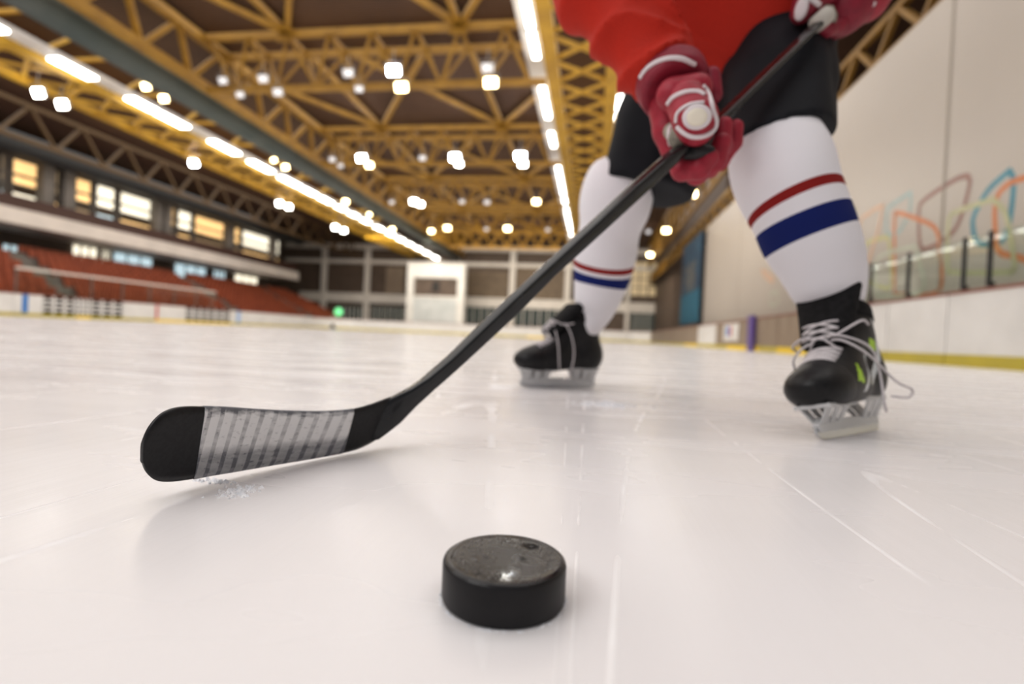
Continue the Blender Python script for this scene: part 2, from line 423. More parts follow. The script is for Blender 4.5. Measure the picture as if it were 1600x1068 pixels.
# ---- dasher boards
BH = 1.17
def board(axis, c, a0, a1, kind, label, group=None, kickm=None, h=BH, stripe=None):
    """one panel of dasher boards; axis 'Y' panels run along Y at X = c, axis 'X' panels run along X at Y = c"""
    a0, a1 = min(a0, a1), max(a0, a1); mid = (a0 + a1) / 2
    s = 1 if (axis == 'Y' and c < 0) else -1             # back side of the panel
    def q(u, t, z):                                       # along, depth behind the face, height
        if axis == 'Y': return (c - s * t, u, z)
        return (u, c + t, z)
    def bx(mb, u0, u1, t0, t1, z0, z1):
        p, r = q(u0, t0, z0), q(u1, t1, z1)
        return mb.box([min(p[i], r[i]) for i in range(3)], [max(p[i], r[i]) for i in range(3)])
    o = empty('dasher_board', q(mid, 0.08, 0), label, 'rink board', group)
    g = 0.012
    if kind == 'solid':
        bx(MB(), a0 + g, a1 - g, 0.0, 0.10, 0.18, h - 0.05).build('panel', board_w, o)
    elif kind == 'tan':
        bx(MB(), a0 + g, a1 - g, 0.0, 0.10, 0.18, h - 0.05).build('panel', tan_wall, o)
    else:                                                 # barred gate
        bx(MB(), a0 + g, a1 - g, 0.09, 0.12, 0.18, h - 0.05).build('backing', dark, o)
        fr = MB()
        n = max(3, int((a1 - a0) / 1.3))
        for k in range(n + 1):
            u = a0 + (a1 - a0) * k / n; bx(fr, max(a0 + g, u - 0.06), min(a1 - g, u + 0.06), 0, 0.08, 0.18, h - 0.05)
        for z in (0.42, 0.66, 0.9): bx(fr, a0 + g, a1 - g, 0.01, 0.07, z - 0.05, z + 0.05)
        fr.build('bar_frame', board_w, o)
    bx(MB(), a0 + g, a1 - g, -0.02, 0.11, 0.0, 0.18).build('kick_plate', kickm or kick, o)
    bx(MB(), a0 + g, a1 - g, -0.015, 0.13, h - 0.05, h).build('cap_rail', cap_red, o)
    if stripe:
        sm_, u0, u1 = stripe
        bx(MB(), u0, u1, -0.006, 0.0, 0.18, h - 0.05).build('line_marking', sm_, o)
    return o
def ly(px): return PX(px, 488, XL).y
L_ = [(-60, 20, 'solid', None, 'white board at the far left edge of the rink'), (20, 66, 'solid', None, 'white board with a blue line mark'),
      (66, 118, 'bars', None, 'white barred gate just right of the blue line mark'), (118, 142, 'bars', kick_b, 'barred gate panel over a bright yellow kick plate, centre of the left gates'),
      (142, 193, 'bars', None, 'barred gate left of the white penalty board'), (193, 243, 'solid', None, 'white board left of the faint red centre mark'),
      (243, 290, 'solid', kick_b, 'white board with the faint red centre mark'), (290, 325, 'bars', kick_b, 'barred gate right of the red centre mark'),
      (325, 360, 'bars', kick_b, 'second barred gate right of the red centre mark'), (360, 430, 'solid', None, 'long white board with a pale blue mark beyond the gates'),
      (430, 500, 'solid', None, 'last long white board of the left side, at the far corner')]
for x0, x1, kd, km, lb in L_:
    st = None
    if 'blue line' in lb and kd == 'solid': st = (blue_m, ly(34), ly(43))
    if 'faint red centre mark' in lb and km: st = (red_m, ly(243.5), ly(247))
    if 'pale blue' in lb: st = (mat('line_pale_blue', (0.35, 0.5, 0.75), 0.4), ly(370), ly(376))
    board('Y', XL, ly(x0) if x0 > -60 else -4.0, ly(x1), kd, lb, 'boards along the left side', km, stripe=st)
yl_end = ly(500)
# far boards
n = 11
fx0, fx1 = XL + 3.0, XR - 2.0
ordn = ['first', 'second', 'third', 'fourth', 'fifth', 'sixth', 'seventh', 'eighth', 'ninth', 'tenth', 'eleventh', 'twelfth', 'thirteenth', 'fourteenth', 'fifteenth', 'sixteenth', 'seventeenth', 'eighteenth', 'nineteenth', 'twentieth', 'twenty-first', 'twenty-second', 'twenty-third', 'twenty-fourth', 'twenty-fifth', 'twenty-sixth', 'twenty-seventh', 'twenty-eighth', 'twenty-ninth', 'thirtieth']
for k in range(n):
    board('X', YF, fx0 + (fx1 - fx0) * k / n, fx0 + (fx1 - fx0) * (k + 1) / n, 'solid', ordn[k] + ' white board from the left along the far end', 'boards across the far end', kick_b if k in (7, 8) else None)
# corner boards (short arcs of the far corners)
def corner(cx, cy, r, a0, a1, label):
    o = empty('dasher_board', (cx + r * math.cos((a0+a1)/2), cy + r * math.sin((a0+a1)/2), 0), label, 'rink board')
    def arc(z0, z1, d0, d1):
        m = MB(); N_ = 8
        for k in range(N_):
            t0 = a0 + (a1 - a0) * k / N_; t1 = a0 + (a1 - a0) * (k + 1) / N_
            V = []
            for z in (z0, z1):
                for t, rr in ((t0, r + d0), (t1, r + d0), (t1, r + d1), (t0, r + d1)): V.append((cx + rr * math.cos(t), cy + rr * math.sin(t), z))
            m.add(V, [(0,1,2,3),(4,5,6,7),(0,1,5,4),(1,2,6,5),(2,3,7,6),(3,0,4,7)])
        return m
    arc(0.18, BH - 0.05, 0, 0.1).build('panel', board_w, o); arc(0, 0.18, -0.02, 0.11).build('kick_plate', kick, o); arc(BH - 0.05, BH, -0.015, 0.13).build('cap_rail', cap_red, o)
corner(fx0, YF - 3.0, 3.0, PI / 2, PI, 'curved white board in the far left corner of the rink')
corner(XR - 2.0, YF - 2.0, 2.0, 0, PI / 2, 'curved board in the far right corner of the rink')
# straight filler between left side boards and the corner
if yl_end < YF - 3.0: board('Y', XL, yl_end, YF - 3.0, 'solid', 'short white board joining the far left corner', 'boards along the left side')
# right boards
def ry(px, py=535): return PX(px, py, XR).y
R_ = [(-3.0, 3.6, 'solid', None, 'near white board, out past the right edge of the view'), (3.6, ry(1478), 'solid', None, 'nearest long white board of the right side under the glass'),
      (ry(1478), ry(1385), 'solid', None, 'white board behind the near skate, second of the right side'), (ry(1385), ry(1262), 'solid', None, 'white board hidden partly by the near leg'),
      (ry(1262), ry(1215), 'tan', kick_b, 'tan board with a bright yellow base, left of the near skate'), (ry(1215), ry(1187), 'tan', None, 'tan board right of the purple post'),
      (ry(1187), ry(1136), 'tan', kick_b, 'tan board with yellow base and purple post'), (ry(1136), ry(1118), 'tan', None, 'tan board left of the small poster'),
      (ry(1118), ry(1090), 'solid', None, 'pale board below the edge of the mural wall'), (ry(1090), ry(1070), 'tan', kick_b, 'tan board below the blue banner'), (ry(1070), YF - 2.0, 'tan', None, 'last tan board of the right side')]
for a, b_, kd, km, lb in R_: board('Y', XR, a, b_, kd, lb, 'boards along the right side', km)
# poster and purple post
po = empty('poster', (XR - 0.03, (ry(1131) + ry(1154)) / 2, 0.6), 'small pale poster with a blue and red figure on the tan boards', 'poster')
ya, yb = ry(1154), ry(1131)
MB().box((XR - 0.03, ya, 0.35), (XR - 0.01, yb, 1.05)).build('sheet', white_p, po)
MB().box((XR - 0.04, ya + (yb-ya)*.62, 0.55), (XR - 0.03, ya + (yb-ya)*.80, 0.95)).build('blue_patch', blue_m, po)
MB().box((XR - 0.04, ya + (yb-ya)*.45, 0.55), (XR - 0.03, ya + (yb-ya)*.55, 0.95)).build('red_patch', red_m, po)
pu = mat('post_purple', (0.13, 0.08, 0.30), 0.4)
pp = MB().box((XR - 0.14, ry(1181), 0.0), (XR - 0.03, ry(1173), 1.25)).build('door_post', pu, origin=(XR - 0.08, ry(1177), 0)); bevel(pp, 0.02)
tag(pp, 'purple upright post on the tan boards right of the small poster', 'post')

# shield glass with black posts on the right boards
gposts = [1640, 1544, 1504, 1418, 1360, 1300]
gy = [PX(px, 445, XR + 0.06).y for px in gposts]
lbs = ['glass shield at the right edge of the view, black post beside the dark blue outline', 'narrow glass shield between the two tall black posts', 'wide glass shield below the maroon outline', 'glass shield left of the post below the pale teal outline', 'glass shield hidden behind the near leg']
for i in range(len(gy) - 1):
    a, b_ = sorted((gy[i], gy[i+1])); y = b_
    o = empty('glass_shield', (XR + 0.06, y, BH), lbs[i], 'glass shield', 'glass shields along the right boards')
    MB().box((XR + 0.058, a + 0.035, BH + 0.003), (XR + 0.068, b_ - 0.03, BH + 0.80)).build('pane', glass, o)
    bevel(MB().box((XR + 0.04, y - 0.025, BH), (XR + 0.09, y + 0.025, BH + 0.83)).build('post', blackm, o), 0.006)
    MB().box((XR + 0.02, y - 0.06, BH), (XR + 0.11, y - 0.026, BH + 0.08)).build('foot', blackm, o)

# ---- stands on the left
YA, YB = 4.0, 60.0
def quadstep(mb, x0, z0, x1, z1, n):
    for k in range(n):
        xa = x0 + (x1 - x0) * k / n; xb = x0 + (x1 - x0) * (k + 1) / n; z = z0 + (z1 - z0) * (k + 1) / n
        mb.box((xb, YA, -0.01), (xa, YB, z))
    return mb
st = quadstep(MB(), -29.6, 0.9, -37.5, 4.1, 10).build('grandstand', conc, origin=(-33, 30, 0))
tag(st, 'stepped lower stand along the left side of the rink', 'grandstand')
seats = MB()
for k in range(10):
    x = -29.6 - 0.79 * k - 0.15; z = 0.9 + 0.32 * (k + 1)
    for y in np.arange(YA + 0.3, YB - 0.3, 0.55):
        if any(abs(y - a - 0.25 * k) < 0.75 for a in (12, 26, 40, 52)): continue
        seats.box((x - 0.40, y, z + 0.02), (x, y + 0.46, z + 0.12)); seats.box((x - 0.46, y, z + 0.02), (x - 0.38, y + 0.46, z + 0.50))
so = seats.build('stadium_seating', seat_m, origin=(-33, 30, 0.9)); tag(so, 'rows of rust red seats filling the lower stand', 'seating', kind='stuff')
# barrier rail in front of the seats
y0_, y1_ = PX(22, 425, -28.6).y, PX(335, 460, -28.6).y
npan = 7
for k in range(npan):
    a = y0_ + (y1_ - y0_) * k / npan; b_ = y0_ + (y1_ - y0_) * (k + 1) / npan
    o = empty('spectator_screen', (-28.5, (a + b_) / 2, BH), ordn[k] + ' clear screen from the left between rink and red seats', 'glass screen', 'clear screens in front of the red seats')
    MB().box((-28.52, a + 0.06, BH - 0.3), (-28.50, b_ - 0.02, BH + 1.2)).build('pane', glass, o)
    MB().box((-28.54, a, 0), (-28.48, a + 0.06, BH + 1.2)).build('upright', conc, o)
    MB().box((-28.56, a, BH + 1.2), (-28.46, b_, BH + 1.32)).build('top_rail', grey_c, o)
# upper level: fascia, parapet, glazing, dark eaves beam
XS = -36.0
fa = MB().box((XS - 3.8, YA, 5.75), (XS, YB, 6.75)).build('balcony', [grey_c], origin=(XS, 30, 5.75)); tag(fa, 'long pale grey balcony slab above the red seats', 'balcony')
pr = MB().box((XS - 0.6, YA, 6.75), (XS - 0.4, YB, 7.6)).build('parapet', mat('parapet_brown', (0.075, 0.035, 0.025), 0.6), origin=(XS - .5, 30, 6.75)); tag(pr, 'dark brown parapet standing on the balcony slab', 'parapet')
bk = MB().box((XS - 4.3, YA, -0.01), (XS - 3.8, YB, 11.0)).build('wall_left_stand', brown_wall); tag(bk, kind='structure')
eb = MB().tube([(XS, YA, 10.75), (XS, YB, 10.75)], 0.7, 12).build('eaves_beam', charcoal, smooth=True, origin=(XS, 30, 10.2)); tag(eb, 'long charcoal beam running above the lit balcony windows', 'beam')
zt0, zt1 = 7.6, 10.3
XG = XS - 1.6
MBc = lambda: MB()
# glazing units on the balcony: groups of lit windows between dark columns, from pixel spans on the picture's left
spans = [(-60, -8, 'dim'), (-6, 10, 'cool'), (12, 64, 'mix'), (80, 112, 'mix2'), (113, 145, 'dimw'), (146, 182, 'coolmix'), (184, 242, 'warm'), (253, 275, 'dimw'), (276, 302, 'warm'), (303, 355, 'warm2'), (366, 378, 'warm2'), (379, 440, 'warm')]
nw = 0
for x0, x1, kd in spans:
    a = PX(x0, 300, XG).y + 0.15; b_ = PX(x1, 300 + (x1 - x0) * .2, XG).y - 0.15
    nw += 1
    o = empty('window_unit', (XG, (a + b_) / 2, zt0), ordn[nw - 1] + ' lit window unit from the left above the balcony', 'window', 'lit windows above the balcony')
    fr = MB()
    for y in (a, b_): fr.box((XG - 0.1, y - 0.07, 6.75), (XG + 0.1, y + 0.07, zt1))
    for z in (6.80, 8.55, zt1 - 0.05): fr.box((XG - 0.1, a, z - 0.05), (XG + 0.1, b_, z + 0.05))
    fr.build('frame', conc, o)
    up, low = {'dim': (win_dim, dark), 'cool': (win_dim, win_cool), 'mix': (win_warm, win_pale), 'mix2': (win_dim, win_warm), 'dimw': (win_warm, win_dim), 'coolmix': (win_pale, win_cool), 'warm': (win_pale, win_warm), 'warm2': (win_warm, win_dim)}[kd]
    MB().box((XG - 0.05, a + 0.07, 8.6), (XG - 0.02, b_ - 0.07, 9.1)).box((XG - 0.05, a + 0.07, 9.3), (XG - 0.02, b_ - 0.07, zt1 - 0.15)).build('upper_pane', up, o)
    MB().box((XG - 0.05, a + 0.07, 7.2), (XG - 0.02, b_ - 0.07, 8.0)).build('lower_pane', low, o)
# lower concourse windows under the balcony
sp2 = [(2, 40, 'cool', 382), (112, 152, 'pale', 375), (158, 172, 'pale', 383), (176, 238, 'cool', 395), (272, 322, 'cool', 408), (333, 352, 'cool', 416), (366, 402, 'pale', 428), (-50, -15, 'cool', 370)]
XW = XS - 3.75
for i, (x0, x1, kd, yy) in enumerate(sp2):
    a = PX(x0, yy, XW).y; b_ = PX(x1, yy, XW).y
    o = empty('concourse_window', (XW, (a + b_) / 2, 4.3), {0: 'narrow pale concourse window at the left edge under the balcony', 1: 'bright cream concourse window under the balcony', 2: 'small bright window right of the cream concourse window', 3: 'long blue concourse window under the balcony', 4: 'second blue concourse window, right of a dark pillar', 5: 'small blue concourse window near the far end', 6: 'cream and red lit window near the far end of the concourse', 7: 'concourse window past the left edge of the view'}[i], 'window', 'windows under the balcony')
    z0, z1 = (4.35, 5.6) if i else (4.4, 4.8)
    MB().box((XW, a, z0), (XW + 0.03, b_, z1)).build('pane', win_cool if kd == 'cool' else win_pale, o)
    fr = MB()
    for k in range(4):
        y = a + (b_ - a) * k / 3; fr.box((XW + 0.03, y - 0.06, z0), (XW + 0.08, y + 0.06, z1))
    fr.box((XW + 0.03, a, z0 - 0.08), (XW + 0.08, b_, z0)); fr.build('frame', conc, o)
# stand columns
for i, px in enumerate((72, 105, 247, 262, 360, 430)):
    y = PX(px, 330, XS - 0.9).y
    o = MB().box((XS - 1.35, y - 0.35, 6.75), (XS - 0.75, y + 0.35, 10.4)).build('stand_column', conc, origin=(XS - 1, y, 6.75))
    tag(o, ordn[i] + ' concrete column from the left on the balcony', 'column', 'columns on the balcony')

# ---- far wall furniture
wc = vary(mat('far_white', (0.80, 0.76, 0.71), 0.5), 1, (0.72, 0.68, 0.63))
def fb(x0, y0, x1, y1, name, m, parent=None, d=0.25, yy=WY):
    p = PY(x0, y1, yy); q = PY(x1, y0, yy)
    return MB().box((p.x, yy - d, min(p.z, q.z)), (q.x, yy, max(p.z, q.z)))
def hbeam(x0, x1, y, th, name, label):
    a = PY(x0, y, WY); z = a.z; b2 = PY(x1, y + (x1 - x0) * 0.0185, WY); hh = th / 11.9 / 2
    o = MB().box((a.x, WY - 0.5, z - hh), (b2.x, WY - 0.05, z + hh)).build(name, wc, origin=((a.x + b2.x) / 2, WY, z)); return tag(o, label, 'beam', 'white beams of the far wall')
hbeam(448, 1052, 383, 8, 'wall_beam', 'topmost white beam across the far wall')
hbeam(448, 1052, 406, 6, 'wall_beam', 'middle white beam across the far wall')
hbeam(470, 1052, 462, 15, 'wall_beam', 'broad lowest white beam across the far wall')
for i, (px, w) in enumerate(((508, 9), (575, 9), (800, 9), (886, 9), (980, 6), (1046, 8))):
    a = PY(px - w / 2, 470, WY); b2 = PY(px + w / 2, 470, WY); top = PY(px, 386, WY).z
    o = MB().box((a.x, WY - 0.6, 0), (b2.x, WY - 0.5, top)).build('wall_column', wc, origin=(a.x, WY, 0)); tag(o, ordn[i] + ' white upright from the left on the far wall', 'column', 'uprights of the far wall')
# dark window band below the broad beam
for i, (x0, x1) in enumerate(((530, 570), (580, 632), (728, 797), (804, 882), (985, 1042))):
    a = PY(x0, 500, WY); b2 = PY(x1, 500, WY); zt = PY((x0+x1)/2, 479, WY).z
    o = empty('concourse_window', ((a.x + b2.x) / 2, WY - 0.1, 0.8), ordn[i] + ' dark window from the left low in the far wall', 'window', 'low windows of the far wall')
    MB().box((a.x, WY - 0.1, 0.3), (b2.x, WY - 0.05, zt)).build('pane', mat('far_window_glass', (0.05, 0.055, 0.05), 0.2, emit=0.04, ecol=(0.7, 0.9, 0.8)), o)
    m = MB()
    for k in range(7):
        x = a.x + (b2.x - a.x) * k / 6; m.box((x - 0.06, WY - 0.16, 0.3), (x + 0.06, WY - 0.1, zt))
    m.build('mullions', grey_c, o)
# brownish upper panels of the far wall
tan2 = vary(mat('far_panel_tan', (0.22, 0.165, 0.11), 0.6), 1.5, (0.17, 0.125, 0.085))
for i, (x0, y0, x1, y1, m) in enumerate(((603, 418, 632, 458, tan_wall), (728, 425, 796, 463, tan2), (804, 420, 884, 465, tan2))):
    p = PY(x0, y1, WY); q = PY(x1, y0, WY)
    o = MB().box((p.x, WY - 0.2, p.z), (q.x, WY - 0.02, q.z)).build('wall_panel', m, origin=(p.x, WY, p.z)); tag(o, ['small light brown panel left of the white gate frame', 'tan panel right of the white gate frame', 'tan panel left of the far skate leg'][i], 'panel')
p = PY(984, 462, WY); q = PY(1042, 410, WY)
o = empty('gridded_window', ((p.x + q.x) / 2, WY - 0.1, p.z), 'golden gridded window at the right of the far wall', 'window')
MB().box((p.x, WY - 0.2, p.z), (q.x, WY - 0.1, q.z)).build('pane', gold_win, o)
m = MB()
for k in range(5): x = p.x + (q.x - p.x) * k / 4; m.box((x - 0.08, WY - 0.3, p.z), (x + 0.08, WY - 0.2, q.z))
for k in range(5): z = p.z + (q.z - p.z) * k / 4; m.box((p.x, WY - 0.3, z - 0.06), (q.x, WY - 0.2, z + 0.06))
m.build('grid_bars', tan_wall, o)
# white gate house
GY = 62.0
p = PY(633, 509, GY); q = PY(727, 412, GY)
o = empty('gate_house', ((p.x + q.x) / 2, GY, 0), 'white gate house with dark window behind the far boards', 'gate house')
x0, x1, zt = p.x, q.x, q.z; zm = PY(680, 462, GY).z; zw = PY(680, 434, GY).z
w = (x1 - x0) * 0.12
MB().box((x0, GY, 0), (x0 + w, GY + 1.2, zt)).box((x1 - w, GY, 0), (x1, GY + 1.2, zt)).box((x0 + w, GY, zw), (x1 - w, GY + 1.2, zt)).box((x0 + w, GY, zm - .3), (x1 - w, GY + 1.2, zm)).build('frame', white_p, o)
MB().box((x0 + w, GY + 0.4, zm), (x1 - w, GY + 0.5, zw)).build('window', brown_wall, o)
MB().box((x0 + w, GY + 0.15, 0), (x1 - w, GY + 0.25, zm - .3)).build('door', pale_door, o)
MB().box(((x0+x1)/2 - .5, GY + 0.3, zm + .5), ((x0+x1)/2 + .4, GY + 0.4, zw - .4)).build('dark_panel', dark, o)
# green sign, dark post on the ice
c = PY(529, 487, 58.0)
o = empty('exit_sign', c, 'glowing green sign at the far left corner behind the boards', 'sign')
MB().tube([c + Vector((0, -0.05, 0)), c + Vector((0, 0.05, 0))], 0.5, 20).build('lit_face', green_sign_m, o)
MB().tube([c + Vector((0, 0.05, 0)), c + Vector((0, 0.12, 0))], 0.55, 20).build('backing', blackm, o)
g_ = G(519.5, 517.3)
g_ = PY(519.5, 517, 50); g_.z = 0
o = empty('training_post', g_, 'slim pale post with a black base standing on the ice at the far end', 'post')
MB().tube([g_, g_ + Vector((0, 0, 0.12)), g_ + Vector((0, 0, 0.55))], [0.27, 0.25, 0.08], 14).build('base', blackm, o)
MB().tube([g_ + Vector((0, 0, 0.5)), g_ + Vector((0, 0, 1.35))], 0.06, 10).build('pole', grey_c, o)

# ---- roof steel
CZ = CAM.z
HB, HT = 9.8 + CZ, 11.6 + CZ
TY = [10.6, 20.2, 29.7, 39.2, 48.7, 58.2]
TX0, TX1 = -16.6, -2.2
SPX = 1.77
nodes_x = [-5.5 + SPX * k for k in range(-6, 2)]
tl = ['overhead truss nearest the camera, just above the view', 'nearest yellow cross truss in the view', 'second yellow cross truss from the near end', 'third yellow cross truss from the near end', 'fourth yellow cross truss from the near end', 'farthest yellow cross truss, just before the far wall']
for k, y in enumerate(TY):
    o = empty('roof_truss', ((TX0 + TX1) / 2, y, HB), tl[k], 'truss', 'cross trusses of the roof')
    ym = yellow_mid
    dy = 0.75
    for s in (-1, 1): MB().bar((TX0, y + s * dy, HT), (TX1, y + s * dy, HT), 0.26, 0.22).build('top_chord', ym, o)
    MB().bar((TX0, y, HB), (TX1, y, HB), 0.26, 0.22).build('bottom_chord', ym, o)
    for j, x in enumerate(nodes_x):
        if k == 0: continue
        for s in (-1, 1):
            if x - SPX / 2 > TX0: MB().bar((x, y + s * dy, HT), (x - SPX / 2, y, HB), 0.14, n=6).build('web_member', ym, o)
            if x + SPX / 2 < TX1: MB().bar((x, y + s * dy, HT), (x + SPX / 2, y, HB), 0.14, n=6).build('web_member', ym, o)
        MB().bar((x, y - dy, HT), (x, y + dy, HT), 0.12).build('strut', ym, o)
    if k: MB().box((-12.6 - .35, y - dy - .16, HT - .35), (-12.6 + .35, y - dy - .12, HT + .18)).build('gusset_plate', ym, o)
    if k: MB().box((-5.5 - .35, y - dy - .16, HT - .35), (-5.5 + .35, y - dy - .12, HT + .18)).build('gusset_plate', ym, o)
bn = 0
for k in range(len(TY) - 1):
    for x in (-12.6, -5.5):
        for dx, w in ((0, 'straight'), (-5.3, 'left-slanting'), (5.3, 'right-slanting')):
            xe = max(TX0, min(TX1, x + dx)); f_ = (xe - x) / dx if dx else 1
            a = Vector((x, TY[k + 1] - 0.75, HT + 0.08)); b2 = Vector((xe, TY[k + 1] - 0.75 - (TY[k+1] - TY[k] - 1.5) * f_, HT + 0.08))
            o = MB().bar(a, b2, 0.24, 0.18).build('roof_brace', yellow_mid, origin=(a + b2) / 2)
            tag(o, f'{w} yellow roof brace meeting the {"left" if x < -10 else "right"} joint of the {["first", "second", "third", "fourth", "last"][k]} visible truss', 'brace', 'roof braces between the trusses')
# longitudinal truss on the left, above the duct
YS, YE = 5.0, 66.0
def longtruss(name, a0, a1, label, sp, wch, wd, m, both=True):
    (xa, za), (xb, zb) = a0, a1
    o = empty(name, ((xa + xb) / 2, (YS + YE) / 2, min(za, zb)), label, 'truss')
    MB().bar((xa, YS, za), (xa, YE, za), wch).build('top_chord', m, o); MB().bar((xb, YS, zb), (xb, YE, zb), wch).build('bottom_chord', m, o)
    n_ = int((YE - YS) / sp)
    for i in range(n_):
        y = YS + i * sp
        MB().bar((xb, y, zb), (xa, y + sp / 2, za), wd).build('web_member', m, o)
        MB().bar((xa, y + sp / 2, za), (xb, y + sp, zb), wd).build('web_member', m, o)
    return o
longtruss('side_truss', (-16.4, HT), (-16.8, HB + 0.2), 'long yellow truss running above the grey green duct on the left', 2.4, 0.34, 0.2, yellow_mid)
longtruss('wall_truss', (6.75, 8.25), (6.75, 7.3), 'long shaded yellow truss standing on top of the right wall', 1.9, 0.16, 0.13, yellow_dim)
longtruss('side_truss', (6.2, RZ - 0.4), (6.4, 9.2), 'upper shaded yellow truss above the right wall', 2.4, 0.2, 0.15, yellow_dim)
longtruss('side_truss', (-31.0, 11.5), (-31.0, 9.6), 'dim brown truss above the left stand', 3.0, 0.22, 0.15, mat('shaded_brown_steel', (0.085, 0.048, 0.015), 0.6))  # steel darkened so the gloom over the stand sits in its colour
# box girders with crossed lattice on the underside
def girder(xa, xb, z, label, sp, m, near, wch=(0.35, 0.3)):
    o = empty('box_girder', ((xa + xb) / 2, (near + YE) / 2, z), label, 'girder')
    for x in (xa, xb):
        MB().bar((x, near, z), (x, YE + 1, z), wch[0], wch[1]).build('bottom_chord', m, o)
        MB().bar((x, near, z + 1.7), (x, YE + 1, z + 1.7), wch[0] * .7, wch[1] * .7).build('top_chord', m, o)
    n_ = int((YE - near) / sp)
    for i in range(n_):
        y = near + i * sp
        MB().bar((xa, y, z + .02), (xb, y + sp, z + .02), 0.16, 0.10).build('lattice_bar', m, o)
        MB().bar((xb, y, z + .05), (xa, y + sp, z + .05), 0.16, 0.10).build('lattice_bar', m, o)
        if i % 2 == 0 and i < 26:
            for x in (xa, xb): MB().bar((x, y, z), (x, y + sp, z + 1.7), 0.14).build('web_member', m, o)
            MB().bar((xa, y, z + 1.7), (xb, y, z + 1.7), 0.14).build('tie', m, o)
    return o
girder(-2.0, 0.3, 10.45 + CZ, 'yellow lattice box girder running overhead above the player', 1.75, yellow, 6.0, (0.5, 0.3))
girder(-21.6, -24.1, 9.8 + CZ, 'yellow lattice box girder on the left above the stand edge', 1.75, yellow, 10.0)
# duct
du = MB().tube([(-17.7, 6, 9.75 + CZ), (-17.7, 66, 9.75 + CZ)], 0.5, 20).build('air_duct', duct_m, smooth=True, origin=(-17.7, 36, 9.3)); tag(du, 'long grey green duct beside the left girder', 'duct')
# lighting troughs and tube lamps
def trough(x, z, w, label, near):
    o = MB().box((x - w / 2, near, z), (x + w / 2, YE, z + 0.12)).build('lamp_trough', trough_m, origin=(x, 35, z)); return tag(o, label, 'lamp trough')
trough(-2.62, 10.55 + CZ, 0.72, 'pale lamp trough along the left of the overhead girder', 6)
trough(-20.9, 9.9 + CZ, 0.75, 'pale lamp trough along the right of the left girder', 14)
trough(0.75, 10.55 + CZ, 0.4, 'lamp trough along the right of the overhead girder', 6)
def tube_lamp(x, z, y0, y1, w, label, group):
    o = empty('strip_lamp', (x, (y0 + y1) / 2, z), label, 'lamp', group)
    MB().box((x - w / 2, y0, z - 0.04), (x + w / 2, y1, z + 0.002)).build('tray', white_p, o)
    bevel(MB().box((x - w * .42, y0 + .05, z - 0.13), (x + w * .42, y1 - .05, z - 0.04)).build('diffuser', tube_m, o), 0.03)
zl = 10.55 + CZ
def yrow(px, py, x, z):           # Y on the line X = x, Z = z that shows at picture row py
    d = ray(px, py); return x / d.x
def ysolve(x, z, py):
    lo, hi = 3.0, 90.0
    for _ in range(50):
        m_ = (lo + hi) / 2
        if proj((x, m_, z))[1] < py: lo = m_
        else: hi = m_
    return lo
rows = [(-60, -20), (-8, 40), (46, 88), (124, 150), (154, 182), (204, 227), (250, 266), (268, 280), (282, 292), (294, 302), (307, 316), (319, 325), (328, 334), (337, 343), (346, 351), (354, 358), (361, 365)]
for i, (a, b_) in enumerate(rows):
    tube_lamp(-2.55, zl - 0.01, ysolve(-2.55, zl, a), ysolve(-2.55, zl, b_), 0.30, f'{ordn[i]} strip lamp from the top in the row left of the overhead girder', 'strip lamps by the overhead girder')
xl, zl2 = -20.9, 9.9 + CZ
rows = [(30, 48), (86, 121), (149, 172), (173, 197), (217, 239), (249, 267), (274, 290), (292, 303), (306, 316), (320, 327), (331, 337), (341, 347), (352, 358), (362, 367), (371, 375), (378, 382), (385, 389), (392, 396), (399, 403)]
for i, (a, b_) in enumerate(rows):
    tube_lamp(xl, zl2 - 0.01, ysolve(xl, zl2, a), ysolve(xl, zl2, b_), 0.62, f'{ordn[i]} strip lamp from the left in the row along the left girder', 'strip lamps by the left girder')
for i, (a, b_) in enumerate([(146, 170), (176, 186)]):
    tube_lamp(0.75, zl - 0.01, ysolve(0.75, zl, a), ysolve(0.75, zl, b_), 0.35, ['strip lamp right of the overhead girder, below the red sleeve', 'small strip lamp right of the overhead girder, beside the black shorts'][i], 'strip lamps by the overhead girder')

